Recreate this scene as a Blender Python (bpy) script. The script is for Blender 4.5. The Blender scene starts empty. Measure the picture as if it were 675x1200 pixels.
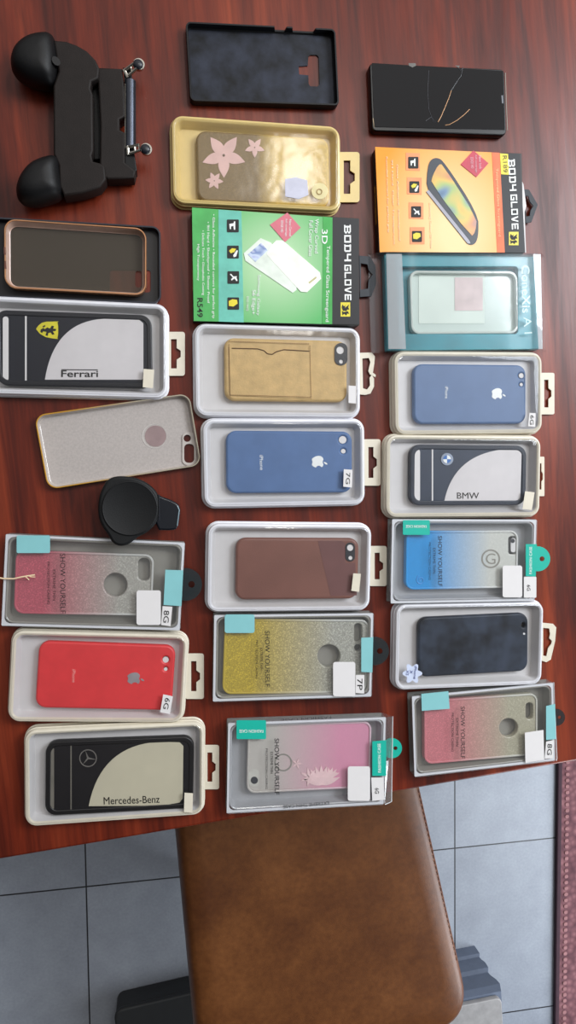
import bpy, bmesh, math, random
from mathutils import Vector, Matrix
random.seed(4)
COL = bpy.context.scene.collection
PI = math.pi
TZ = 0.75            # table top height
FPX = 850.0          # focal length in pixels of a 675x1200 frame
CH = 0.80            # camera height above the table top
NAD = (190.0, 560.0) # pixel straight below the camera

# ---------------------------------------------------------------- camera
down = Vector(((NAD[0]-337.5)/FPX, -(NAD[1]-600)/FPX, -1.0)).normalized()
zc = -down                                   # world +Z in camera space
xc = Vector((1, 0, 0)); xc = (xc - zc*xc.dot(zc)).normalized()
yc = zc.cross(xc)
R = Matrix((xc, yc, zc))                     # camera -> world
CAM = Vector((0, 0, TZ+CH))
cam = bpy.data.objects.new('camera', bpy.data.cameras.new('camera'))
COL.objects.link(cam)
cam.matrix_world = Matrix.Translation(CAM) @ R.to_4x4()
cam.data.sensor_fit = 'VERTICAL'; cam.data.sensor_height = 36
cam.data.lens = FPX/1200*36
cam.data.clip_start = 0.02
bpy.context.scene.camera = cam

def ray(px, py, z):
    d = R @ Vector(((px-337.5)/FPX, -(py-600)/FPX, -1.0))
    t = (z-CAM.z)/d.z
    return CAM + d*t

# ---------------------------------------------------------------- materials
def lin(c):
    return tuple(((v/255)/12.92 if v/255 <= .04045 else ((v/255+.055)/1.055)**2.4) for v in c)+(1,)

class NT:
    def __init__(s, name):
        s.m = bpy.data.materials.new(name); s.m.use_nodes = True
        s.t = s.m.node_tree; s.n = s.t.nodes; s.l = s.t.links
        s.b = s.n['Principled BSDF']; s.out = s.n['Material Output']
    def new(s, t, **k):
        n = s.n.new(t)
        for a, v in k.items():
            if hasattr(n, a): setattr(n, a, v)
        return n
    def ln(s, a, b): s.l.new(a, b)
    def coords(s):
        return s.new('ShaderNodeTexCoord').outputs['Object']
    def noise(s, co, scale, detail=3, rough=.55):
        n = s.new('ShaderNodeTexNoise'); n.inputs['Scale'].default_value = scale
        n.inputs['Detail'].default_value = detail; n.inputs['Roughness'].default_value = rough
        s.ln(co, n.inputs['Vector']); return n
    def mix(s, fac, a, b, mode='MIX'):
        n = s.new('ShaderNodeMix', data_type='RGBA', blend_type=mode)
        for i, v in ((0, fac), (6, a), (7, b)):
            if hasattr(v, 'links'): s.ln(v, n.inputs[i])
            else: n.inputs[i].default_value = v
        return n.outputs[2]
    def ramp(s, fac, stops):
        n = s.new('ShaderNodeValToRGB'); e = n.color_ramp.elements
        while len(e) < len(stops): e.new(.5)
        for k, (p, c) in zip(e, stops): k.position = p; k.color = c
        s.ln(fac, n.inputs[0]); return n.outputs[0]
    def bump(s, h, strength, dist=.001):
        b = s.new('ShaderNodeBump'); b.inputs['Strength'].default_value = strength
        b.inputs['Distance'].default_value = dist
        s.ln(h, b.inputs['Height']); s.ln(b.outputs[0], s.b.inputs['Normal'])

MATS = {}
def mat(name, c, rough=.5, metal=0, coat=0, var=.08, vs=60, bump=0, bs=400, spec=.5, sub=0):
    if name in MATS: return MATS[name]
    n = NT(name); co = n.coords()
    base = lin(c); dark = tuple(v*(1-var*2) for v in base[:3])+(1,); lite = tuple(min(1, v*(1+var)) for v in base[:3])+(1,)
    nz = n.noise(co, vs, 4)
    n.ln(n.ramp(nz.outputs[0], [(.3, dark), (.7, lite)]), n.b.inputs['Base Color'])
    n.b.inputs['Roughness'].default_value = rough; n.b.inputs['Metallic'].default_value = metal
    n.b.inputs['Coat Weight'].default_value = coat; n.b.inputs['Coat Roughness'].default_value = .08
    n.b.inputs['Specular IOR Level'].default_value = spec
    if bump: n.bump(n.noise(co, bs, 3).outputs[0], bump, .0008)
    MATS[name] = n.m; return n.m

def clear(name, tint=(1, 1, 1), gl=.02, rough=.06, bump=.25, bs=28, haze=0, hazec=(225, 228, 232)):
    if name in MATS: return MATS[name]
    n = NT(name); n.n.remove(n.b)
    tr = n.new('ShaderNodeBsdfTransparent'); tr.inputs[0].default_value = tint+(1,)
    g = n.new('ShaderNodeBsdfGlossy'); g.inputs['Roughness'].default_value = rough
    fr = n.new('ShaderNodeLayerWeight'); fr.inputs['Blend'].default_value = .25
    ma = n.new('ShaderNodeMath', operation='MULTIPLY_ADD'); ma.inputs[1].default_value = .45; ma.inputs[2].default_value = gl
    n.ln(fr.outputs['Fresnel'], ma.inputs[0])
    nz = n.noise(n.coords(), bs, 2); b = n.new('ShaderNodeBump'); b.inputs['Strength'].default_value = bump; b.inputs['Distance'].default_value = .002
    n.ln(nz.outputs[0], b.inputs['Height']); n.ln(b.outputs[0], g.inputs['Normal'])
    base = tr.outputs[0]
    if haze:
        d = n.new('ShaderNodeBsdfDiffuse'); d.inputs[0].default_value = lin(hazec)
        mh = n.new('ShaderNodeMixShader'); mh.inputs[0].default_value = haze
        n.ln(base, mh.inputs[1]); n.ln(d.outputs[0], mh.inputs[2]); base = mh.outputs[0]
    mx = n.new('ShaderNodeMixShader'); n.ln(ma.outputs[0], mx.inputs[0]); n.ln(base, mx.inputs[1]); n.ln(g.outputs[0], mx.inputs[2])
    n.ln(mx.outputs[0], n.out.inputs[0]); MATS[name] = n.m; return n.m

def ombre(name, c0, c1, L, glitter=.5, x0=-.30, x1=.25, rough=.35):
    """colour fading along the length of the case, with glitter"""
    n = NT(name); co = n.coords(); sx = n.new('ShaderNodeSeparateXYZ'); n.ln(co, sx.inputs[0])
    mr = n.new('ShaderNodeMapRange'); n.ln(sx.outputs[0], mr.inputs[0])
    mr.inputs[1].default_value = x0*L; mr.inputs[2].default_value = x1*L
    base = n.mix(mr.outputs[0], lin(c0), lin(c1))
    v = n.new('ShaderNodeTexVoronoi'); v.inputs['Scale'].default_value = 1100; n.ln(co, v.inputs['Vector'])
    bw = n.new('ShaderNodeSeparateColor'); n.ln(v.outputs['Color'], bw.inputs[0])
    gl = n.ramp(bw.outputs[0], [(0, (1-glitter*.55,)*3+(1,)), (.75, (1, 1, 1, 1)), (1, (1+glitter,)*3+(1,))])
    n.ln(n.mix(1, base, gl, 'MULTIPLY'), n.b.inputs['Base Color'])
    n.b.inputs['Roughness'].default_value = rough; n.b.inputs['Coat Weight'].default_value = .1
    return n.m

def wood():
    n = NT('mahogany'); co = n.coords()
    mp = n.new('ShaderNodeMapping'); mp.inputs['Scale'].default_value = (9, .9, 1); n.ln(co, mp.inputs[0])
    a = n.noise(mp.outputs[0], 1.6, 6, .6); a.inputs['Distortion'].default_value = .8
    mp2 = n.new('ShaderNodeMapping'); mp2.inputs['Scale'].default_value = (120, 5, 1); n.ln(co, mp2.inputs[0])
    f = n.noise(mp2.outputs[0], 1.5, 4, .6)
    mp3 = n.new('ShaderNodeMapping'); mp3.inputs['Scale'].default_value = (28, 2.2, 1); n.ln(co, mp3.inputs[0])
    g = n.noise(mp3.outputs[0], 1.3, 5, .6); g.inputs['Distortion'].default_value = 1.2
    c1 = n.ramp(a.outputs[0], [(.32, lin((84, 26, 14))), (.5, lin((122, 44, 24))), (.68, lin((152, 64, 36)))])
    c2 = n.ramp(g.outputs[0], [(.33, lin((160, 136, 130))), (.5, lin((232, 226, 224))), (.7, lin((255, 250, 245)))])
    c3 = n.ramp(f.outputs[0], [(.3, lin((205, 200, 198))), (.7, lin((255, 255, 255)))])
    n.ln(n.mix(1, n.mix(.85, c1, c2, 'MULTIPLY'), c3, 'MULTIPLY'), n.b.inputs['Base Color'])
    n.ln(n.ramp(g.outputs[0], [(.3, (.42,)*3+(1,)), (.7, (.3,)*3+(1,))]), n.b.inputs['Roughness'])
    n.b.inputs['Specular IOR Level'].default_value = .35; n.b.inputs['Coat Weight'].default_value = .05; n.b.inputs['Coat Roughness'].default_value = .25
    n.bump(f.outputs[0], .12, .0006); return n.m

def leather():
    n = NT('tan_leather'); co = n.coords()
    a = n.noise(co, 9, 5, .6); b = n.noise(co, 120, 3)
    c = n.ramp(a.outputs[0], [(.3, lin((88, 48, 20))), (.52, lin((106, 62, 28))), (.75, lin((124, 76, 38)))])
    d = n.ramp(b.outputs[0], [(.3, lin((225, 220, 215))), (.7, (1, 1, 1, 1))])
    n.ln(n.mix(1, c, d, 'MULTIPLY'), n.b.inputs['Base Color'])
    n.b.inputs['Roughness'].default_value = .42
    n.bump(n.noise(co, 700, 3).outputs[0], .25, .0005); return n.m

def tiles(w, h):
    n = NT('grey_floor_tile'); co = n.coords()
    br = n.new('ShaderNodeTexBrick'); br.offset = 0; br.squash = 1
    n.ln(co, br.inputs['Vector']); I = br.inputs
    I['Scale'].default_value = 1; I['Brick Width'].default_value = w; I['Row Height'].default_value = h
    I['Mortar Size'].default_value = .0016; I['Mortar Smooth'].default_value = .1; I['Bias'].default_value = 0
    I['Color1'].default_value = lin((150, 156, 166)); I['Color2'].default_value = lin((145, 151, 161)); I['Mortar'].default_value = lin((34, 34, 38))
    nz = n.noise(co, 14, 5, .6); nf = n.noise(co, 180, 3)
    v = n.ramp(nz.outputs[0], [(.3, lin((232, 232, 234))), (.7, (1, 1, 1, 1))])
    v2 = n.ramp(nf.outputs[0], [(.3, lin((240, 240, 240))), (.7, (1, 1, 1, 1))])
    n.ln(n.mix(1, n.mix(1, br.outputs[0], v, 'MULTIPLY'), v2, 'MULTIPLY'), n.b.inputs['Base Color'])
    n.b.inputs['Roughness'].default_value = .42; n.bump(nz.outputs[0], .05, .001); return n.m

def rugmat():
    n = NT('mauve_weave'); co = n.coords()
    v = n.new('ShaderNodeTexVoronoi'); v.inputs['Scale'].default_value = 70; n.ln(co, v.inputs['Vector'])
    a = n.noise(co, 12, 4)
    c = n.ramp(v.outputs['Distance'], [(.1, lin((142, 98, 102))), (.5, lin((116, 76, 82))), (.9, lin((92, 58, 66)))])
    d = n.ramp(a.outputs[0], [(.3, lin((200, 190, 195))), (.7, (1, 1, 1, 1))])
    n.ln(n.mix(1, c, d, 'MULTIPLY'), n.b.inputs['Base Color']); n.b.inputs['Roughness'].default_value = .95
    n.bump(v.outputs['Distance'], .6, .003); return n.m

def screenart(name, cols, scale=30):
    n = NT(name); co = n.coords(); a = n.noise(co, scale, 1, .4); a.inputs['Distortion'].default_value = .3
    k = len(cols)
    n.ln(n.ramp(a.outputs[0], [(.3+.42*i/(k-1), lin(c)) for i, c in enumerate(cols)]), n.b.inputs['Base Color'])
    n.b.inputs['Roughness'].default_value = .3; return n.m

def radial(name, cx, cy, r, cin, cout, squash=1.0):
    """printed artwork: pale burst fading to the box colour"""
    n = NT(name); co = n.coords(); mp = n.new('ShaderNodeMapping'); n.ln(co, mp.inputs[0])
    mp.inputs['Location'].default_value = (-cx/r, -cy/r*squash, 0); mp.inputs['Scale'].default_value = (1/r, squash/r, 0)
    g = n.new('ShaderNodeTexGradient', gradient_type='SPHERICAL'); n.ln(mp.outputs[0], g.inputs[0])
    n.ln(n.ramp(g.outputs[0], [(0, lin(cout)), (.85, lin(cin))]), n.b.inputs['Base Color'])
    n.b.inputs['Roughness'].default_value = .5; n.b.inputs['Specular IOR Level'].default_value = .35; return n.m

# ---------------------------------------------------------------- geometry helpers
def finish(me, m, smooth=True, ang=.6):
    me.materials.clear()
    if m: me.materials.append(m)
    if smooth:
        me.shade_smooth(); me.set_sharp_from_angle(angle=ang)
    return me

def link(name, me, parent=None, label=None):
    o = bpy.data.objects.new(name, me); COL.objects.link(o); o.parent = parent
    if label: o['label'] = label
    return o

def curve_mesh(loops, depth, bev=0, bres=2):
    cu = bpy.data.curves.new('c', 'CURVE'); cu.dimensions = '2D'; cu.fill_mode = 'BOTH'
    for lp in loops:
        s = cu.splines.new('POLY'); s.points.add(len(lp)-1)
        for p, q in zip(s.points, lp): p.co = (q[0], q[1], 0, 1)
        s.use_cyclic_u = True
    cu.extrude = max(depth/2-bev, 1e-6)
    if bev: cu.bevel_depth = bev; cu.bevel_resolution = bres; cu.offset = -bev
    o = bpy.data.objects.new('c', cu); COL.objects.link(o)
    dg = bpy.context.evaluated_depsgraph_get(); dg.update()
    me = bpy.data.meshes.new_from_object(o.evaluated_get(dg))
    bpy.data.objects.remove(o); bpy.data.curves.remove(cu)
    return me

def shp(name, loops, z0, z1, m, parent=None, bev=0, label=None, smooth=True):
    """prism with holes between heights z0 and z1 (metres, local)"""
    me = curve_mesh(loops, z1-z0, bev)
    me.transform(Matrix.Translation((0, 0, (z0+z1)/2)))
    finish(me, m, smooth and bev > 0)
    return link(name, me, parent, label)

def rrect(L, W, r, n=7, cx=0, cy=0):
    r = max(min(r, L/2-1e-5, W/2-1e-5), 1e-5); pts = []
    for sx, sy, a0 in ((1, 1, 0), (-1, 1, PI/2), (-1, -1, PI), (1, -1, 1.5*PI)):
        for i in range(n+1):
            a = a0+PI/2*i/n
            pts.append((cx+sx*(L/2-r)+r*math.cos(a), cy+sy*(W/2-r)+r*math.sin(a)))
    return pts

def rr(x0, y0, x1, y1, r=4, n=4):            # the same in photo crop coordinates
    return rrect(x1-x0, y1-y0, r, n, (x0+x1)/2, (y0+y1)/2)
def circ(cx, cy, r, n=24, ry=None):
    return [(cx+r*math.cos(2*PI*i/n), cy+(ry or r)*math.sin(2*PI*i/n)) for i in range(n)]

def loft(name, rings, m, parent=None, capa=True, capb=True, label=None, ang=.6):
    bm = bmesh.new(); prev = None; first = None
    for rg in rings:
        vs = [bm.verts.new(p) for p in rg]
        if prev:
            k = len(vs)
            for i in range(k): bm.faces.new((prev[i], prev[(i+1) % k], vs[(i+1) % k], vs[i]))
        else: first = vs
        prev = vs
    if capa: bm.faces.new(list(reversed(first)))
    if capb: bm.faces.new(prev)
    bmesh.ops.recalc_face_normals(bm, faces=bm.faces)
    me = bpy.data.meshes.new(name); bm.to_mesh(me); bm.free()
    return link(name, finish(me, m, True, ang), parent, label)

def rings(L, W, R0, prof, n=7):
    """rounded rectangle rings for a list of (inset mm, z mm)"""
    out = []
    for d, z in prof:
        d *= .001
        out.append([(x, y, z*.001) for x, y in rrect(L-2*d, W-2*d, max(R0-d, .002), n)])
    return out

def tube(name, pts, r, m, parent=None, n=8, label=None):
    bm = bmesh.new(); prev = None; P = [Vector(p) for p in pts]
    for i, p in enumerate(P):
        d = (P[min(i+1, len(P)-1)]-P[max(i-1, 0)]).normalized()
        u = d.cross(Vector((0, 0, 1)));
        if u.length < 1e-3: u = Vector((1, 0, 0))
        u.normalize(); v = d.cross(u)
        vs = [bm.verts.new(p+(u*math.cos(2*PI*k/n)+v*math.sin(2*PI*k/n))*r) for k in range(n)]
        if prev:
            for k in range(n): bm.faces.new((prev[k], prev[(k+1) % n], vs[(k+1) % n], vs[k]))
        else: bm.faces.new(list(reversed(vs)))
        prev = vs
    bm.faces.new(prev); bmesh.ops.recalc_face_normals(bm, faces=bm.faces)
    me = bpy.data.meshes.new(name); bm.to_mesh(me); bm.free()
    return link(name, finish(me, m), parent, label)

FONT = {}
def glyphs(s, bold=0):
    if (s, bold) not in FONT:
        cu = bpy.data.curves.new('t', 'FONT'); cu.body = s; cu.size = 1; cu.offset = bold; cu.resolution_u = 3
        cu.extrude = .02
        o = bpy.data.objects.new('t', cu); COL.objects.link(o)
        dg = bpy.context.evaluated_depsgraph_get(); dg.update()
        me = bpy.data.meshes.new_from_object(o.evaluated_get(dg)); bpy.data.objects.remove(o)
        xs = [v.co.x for v in me.vertices]; ys = [v.co.y for v in me.vertices]
        FONT[(s, bold)] = ([tuple(v.co) for v in me.vertices], [tuple(p.vertices) for p in me.polygons], min(xs), max(xs), min(ys), max(ys))
    return FONT[(s, bold)]

class Crop:                                   # zoomed crop of the photograph -> photo pixels
    def __init__(s, x0, y0, k): s.x0, s.y0, s.k = x0, y0, k
    def __call__(s, p): return (s.x0+p[0]/s.k, s.y0+p[1]/s.k)
PX = Crop(0, 0, 1)

class Frame:
    def __init__(s, quad, h, crop=PX, base=TZ):
        w = [ray(*crop(q), base+h) for q in quad]
        TL, TR, BR, BL = w
        c = (TL+TR+BR+BL)/4; u = ((TR-TL)+(BR-BL)); u.z = 0
        u.normalize(); v = Vector((-u.y, u.x, 0))
        s.L = ((TR-TL).dot(u)+(BR-BL).dot(u))/2; s.W = ((TL-BL).dot(v)+(TR-BR).dot(v))/2
        s.o = Vector((c.x, c.y, base)); s.a = math.atan2(u.y, u.x); s.crop = crop; s.h = h
        s.inv = Matrix.Rotation(-s.a, 3, 'Z')
    def p(s, q, z, crop=None):
        w = ray(*(crop or s.crop)(q), s.o.z+z)-s.o
        w = s.inv @ w; return (w.x, w.y)
    def pts(s, lp, z, crop=None): return [s.p(q, z, crop) for q in lp]

def root(name, F, label, cat, group=None):
    o = bpy.data.objects.new(name, None); COL.objects.link(o); o.empty_display_size = .02
    o.location = F.o; o.rotation_euler.z = F.a
    o['label'] = label; o['category'] = cat
    if group: o['group'] = group
    return o

def flat(name, F, polys, z, m, parent, th=.00025, crop=None, label=None, bev=0):
    """thin printed / stuck-on shapes; every entry is a polygon in crop coordinates or a list of loops (outline, holes)"""
    bm = bmesh.new()
    for ip, pl in enumerate(polys):
        loops = [pl] if isinstance(pl[0][0], (int, float)) else pl
        me = curve_mesh([F.pts(l, z, crop) for l in loops], th, bev)
        me.transform(Matrix.Translation((0, 0, (ip % 12)*.00003)))
        bm.from_mesh(me); bpy.data.meshes.remove(me)
    me = bpy.data.meshes.new(name); bm.to_mesh(me); bm.free()
    me.transform(Matrix.Translation((0, 0, z+th/2)))
    return link(name, finish(me, m, bev > 0), parent, label)

def prints(name, F, items, z, m, parent, crop=None, th=.00025, label=None):
    """lettering: (string, start, end, letter height[, bold]) in crop coordinates, baseline start to end"""
    if len(items) > 1:
        return [prints(name, F, [it], z, m, parent, crop, th, label) for it in items][-1]
    V = []; P = []
    for it in items:
        s, a, b, h = it[:4]; bold = it[4] if len(it) > 4 else 0
        dx, dy = b[0]-a[0], b[1]-a[1]; l = math.hypot(dx, dy)
        up = (a[0]+dy/l*h, a[1]-dx/l*h)
        A = Vector(F.p(a, z, crop)); B = Vector(F.p(b, z, crop)); U = Vector(F.p(up, z, crop))
        vs, ps, x0, x1, y0, y1 = glyphs(s, bold); k = len(V)
        for x, y, zz in vs:
            q = A+(B-A)*((x-x0)/(x1-x0))+(U-A)*((y-y0)/(y1-y0))
            V.append((q.x, q.y, z+(th if zz > 0 else 0)))
        P += [tuple(i+k for i in p) for p in ps]
    me = bpy.data.meshes.new(name); me.from_pydata(V, [], P); me.update()
    me.materials.append(m); return link(name, me, parent, label)

def smooth_poly(P, n=2):
    for _ in range(n):
        Q = []
        for i in range(len(P)):
            a, b = P[i], P[(i+1) % len(P)]
            Q += [(a[0]*.75+b[0]*.25, a[1]*.75+b[1]*.25), (a[0]*.25+b[0]*.75, a[1]*.25+b[1]*.75)]
        P = Q
    return P
# ---------------------------------------------------------------- shared materials
WHITE = mat('white_plastic', (228, 228, 234), .38, coat=.2, var=.02)
CREAM = mat('cream_plastic', (222, 214, 196), .42, coat=.2, var=.03)
WELL = mat('greyish_white_plastic', (208, 206, 207), .42, coat=.1, var=.02)
GOLDTRAY = mat('pale_gold_plastic', (222, 196, 128), .35, coat=.3, var=.03)
FILM = clear('clear_film')
FILMW = clear('wrinkled_film', gl=.02, rough=.14, bump=.35, bs=30)
SIDE = clear('clear_box_plastic', tint=(.97, .98, .98), gl=.025, rough=.05, bump=.15, bs=20, haze=.04)
FROSTL = mat('light_frosted_plastic', (172, 172, 176), .3, coat=.3, var=.03)
FROST = mat('frosted_grey_plastic', (146, 142, 134), .35, coat=.3, var=.03)
PAPER = mat('white_paper', (224, 221, 221), .6, var=.01)
INK = mat('black_ink', (14, 13, 13), .6, var=.02)
WINK = mat('white_ink', (240, 242, 240), .5, var=.01)
BLACK = mat('black_plastic', (9, 9, 11), .5, bump=.1, bs=900, spec=.3)
CHAR = mat('charcoal_plastic', (44, 46, 52), .45, var=.1, vs=200)
STEEL = mat('bright_steel', (205, 200, 190), .22, 1, var=.03)
TEALB = mat('bright_teal_paper', (10, 178, 158), .45, var=.02)
TEALD = mat('pale_teal_paper', (134, 196, 200), .45, var=.02)
SMOKE = clear('smoky_plastic', tint=(.45, .48, .5), gl=.05, haze=.3, hazec=(40, 60, 66))
BINK = mat('deep_blue_grey', (22, 25, 34), .35, var=.06)

# ---------------------------------------------------------------- setting: floor and rug
A0, A1 = ray(99.7, 993, 0), ray(105.8, 1200, 0)
H0, H1 = ray(0, 1049.6, 0), ray(650, 981.8, 0)
hd = (H1-H0); hd.z = 0; hd.normalize(); hv = Vector((-hd.y, hd.x, 0))
def isect(p, d, q, e):
    den = d.x*e.y-d.y*e.x; t = ((q.x-p.x)*e.y-(q.y-p.y)*e.x)/den; return p+d*t
J0 = isect(H0, hd, A0, A1-A0)
TW = (ray(533, 990, 0)-J0).dot(hd)/2
TH = -(ray(589, 1187.3, 0)-J0).dot(hv)
print('tile', TW, TH)
me = bpy.data.meshes.new('floor'); fb = bmesh.new()
bmesh.ops.create_cube(fb, size=1, matrix=Matrix.Translation((0, 0, -.01)) @ Matrix.Diagonal((7, 7, .02, 1)))
fb.to_mesh(me); fb.free(); me.materials.append(tiles(TW, TH))
fl = link('floor', me); fl.location = (J0.x, J0.y, 0); fl.rotation_euler.z = math.atan2(hd.y, hd.x)
fl['kind'] = 'structure'

class Flo:                                   # frame for things standing on the floor
    def __init__(s, o, a): s.o = o; s.a = a
RF = Frame([(652, 896), (760, 892), (760, 1200), (649, 1200)], 0, base=0)
e0, e1 = ray(653, 880, .006), ray(649, 1200, .006); ed = (e0-e1).normalized(); er = Vector((ed.y, -ed.x, 0))
ro = bpy.data.objects.new('rug', None); COL.objects.link(ro); ro.location = (e1.x, e1.y, 0); ro.rotation_euler.z = math.atan2(er.y, er.x)
ro['label'] = 'mauve pink woven rug with dark bound edge on the grey tiles'; ro['category'] = 'rug'
shp('woven_pile', [[(.008, -.5), (.62, -.5), (.62, .9), (.008, .9)]], 0, .010, rugmat(), ro, .003)
shp('edge_binding', [[(0, -.5), (.011, -.5), (.011, .9), (0, .9)]], 0, .012, mat('plum_binding', (58, 36, 46), .9, bump=.5, bs=500), ro, .003, label='dark plum edge binding')
bm_ = bmesh.new()
for i in range(-34, 62):
    yy = i*.0145
    me_ = curve_mesh([rrect(.010, .0085, .003, 2, .024, yy)], .003, .001); bm_.from_mesh(me_); bpy.data.meshes.remove(me_)
me = bpy.data.meshes.new('border_stitch'); bm_.to_mesh(me); bm_.free(); me.transform(Matrix.Translation((0, 0, .0105)))
link('border_pattern', finish(me, mat('rose_yarn', (146, 104, 106), .95)), ro, 'row of raised rose stitches')

# ---------------------------------------------------------------- table
t0, t1 = ray(0, 1007.3, TZ), ray(652, 896, TZ)
td = (t1-t0); td.z = 0; td.normalize(); tn = Vector((-td.y, td.x, 0)); ta = math.atan2(td.y, td.x)
tc = t0+td*.33
tab = bpy.data.objects.new('wooden_table', None); COL.objects.link(tab); tab.location = (tc.x, tc.y, 0); tab.rotation_euler.z = ta
tab['label'] = 'reddish mahogany table with glossy grain carrying all the phone cases'; tab['category'] = 'table'
WOOD = wood()
shp('tabletop', [[(-.75, 0), (.44, 0), (.44, 1.05), (-.75, 1.05)]], TZ-.03, TZ, WOOD, tab, .003)
for lx in (-.68, .37):
    for ly in (.07, .98):
        shp('leg', [rrect(.07, .07, .006, 3, lx, ly)], 0, TZ-.03, WOOD, tab, .002)
# plank seam by the flower package
sF = Frame([(300, 0), (310, 0), (310, 10), (300, 10)], 0)

# ---------------------------------------------------------------- chair, plinth
SZ = .46
def cw(x, y, z=SZ): return ray(x, y, z)
so = cw(375, 1080); 
CF = Frame([(215, 1000), (510, 950), (545, 1190), (228, 1230)], SZ, base=0)
CF.a = ta; CF.inv = Matrix.Rotation(-ta, 3, 'Z')
ch = root('chair', CF, 'tan brown leather chair seat tucked under the table edge', 'chair')
def L(x, y, z=SZ):
    w = CF.inv @ (ray(x, y, z)-CF.o); return Vector((w.x, w.y))
bl, tl = L(233, 1275), L(205, 975); tr, br = L(495, 925), L(558, 1206)
up = Vector((0, 1))
tl2 = tl+(tl-bl).normalized()*.16; tr2 = tr+(tr-br).normalized()*.16
def round_poly(P, rad, n=10):
    out = []
    for i, p in enumerate(P):
        a, b = P[i-1], P[(i+1) % len(P)]; r = rad[i]
        d0 = (a-p).normalized(); d1 = (b-p).normalized()
        s, e = p+d0*r, p+d1*r
        for k in range(n+1):
            t = k/n; out.append(tuple(s*(1-t)**2+p*2*t*(1-t)+e*t*t))
    return [Vector(q) for q in out]
seat_o = round_poly([tr2, tl2, bl, br], [.05, .05, .085, .085])
sc = sum(seat_o, Vector((0, 0)))/len(seat_o)
def seat_ring(f, z): return [((p-sc)*f+sc) for p in seat_o], z
RG = []
for d, z in ((.030, -.062), (.010, -.058), (.002, -.04), (0, -.022), (.004, -.008), (.013, -.001), (.024, .003), (.06, .0045), (.12, .003)):
    ring = []
    for p in seat_o:
        v = (sc-p); ring.append(Vector((*(p+v.normalized()*d), SZ+z)))
    RG.append(ring)
loft('seat', RG, leather(), ch, ang=1.2)
# stitches along the rolled right edge
stm = mat('dark_thread', (52, 26, 14), .8)
sb = bmesh.new(); d = (br-tr2).normalized(); nrm = Vector((d.y, -d.x))
for i in range(46):
    q = tr2+d*(.03+i*.0095)-nrm*(-.006)
    M = Matrix.Translation((q.x, q.y, SZ-.004)) @ Matrix.Rotation(math.atan2(d.y, d.x), 4, 'Z') @ Matrix.Diagonal((.005, .0012, .0014, 1))
    if (tr2-br).length > .03+i*.0095+.08: bmesh.ops.create_cube(sb, size=1, matrix=M)
me = bpy.data.meshes.new('stitching'); sb.to_mesh(me); sb.free(); me.materials.append(stm)
link('stitching', me, ch, 'dark thread stitching')
for p in seat_o[::11]:
    pass
for c0 in (tl2, tr2, bl, br):
    q = c0+(sc-c0)*.28
    loft('leg', [[(q.x+r*math.cos(a), q.y+r*math.sin(a), z) for a in [2*PI*k/12 for k in range(12)]] for r, z in ((.010, 0), (.014, SZ-.06))], BLACK, ch, label='slim black chair leg')
# plinth
GREYM = mat('blue_grey_paint', (92, 102, 120), .5, var=.04)
PW0, PW1 = ray(400, 1138, 0), ray(556, 1108, 0)
pd = PW1-PW0; pl_ = pd.length; pa = math.atan2(pd.y, pd.x)
po = bpy.data.objects.new('floor_plinth', None); COL.objects.link(po); po.location = ((PW0+PW1)/2); po.location.z = 0; po.rotation_euler.z = pa
po['label'] = 'blue-grey plinth with rippled side and light top beside chair'; po['category'] = 'plinth'
prof = [(0, 0), (0, .028), (-.004, .034), (-.003, .045), (-.0005, .06), (-.001, .075), (-.006, .083), (-.005, .095), (-.001, .115), (.0, .13), (-.005, .145)]
hl = pl_/2; rg = []
for dy, z in prof:
    k = -dy
    rg.append([(-hl+k, -k, z), (hl-k, -k, z), (hl-k, -.42+k, z), (-hl+k, -.42+k, z)])
loft('moulded_base', rg, GREYM, po, ang=.3)
shp('top_board', [rrect(2*hl-.02, .40, .012, 4, 0, -.21)], .145, .157, mat('light_grey_board', (146, 144, 144), .5), po, .002, label='lighter grey top board')

d0, d1 = ray(134, 1186, .06), ray(330, 1140, .06); dv = d1-d0; dl = .36; da = math.atan2(dv.y, dv.x)
fo = bpy.data.objects.new('storage_box', None); COL.objects.link(fo); fo.location = (d0.x, d0.y, 0); fo.rotation_euler.z = da
fo['label'] = 'low dark charcoal box with rounded corner on the floor beside chair'; fo['category'] = 'box'
DK = mat('dark_charcoal_shell', (34, 36, 38), .5, var=.05)
shp('box_body', [rrect(dl, .26, .018, 6, dl/2, -.13)], 0, .048, DK, fo, .003)
shp('box_lid', [rrect(dl+.004, .264, .02, 6, dl/2, -.13)], .048, .06, DK, fo, .004)
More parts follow.
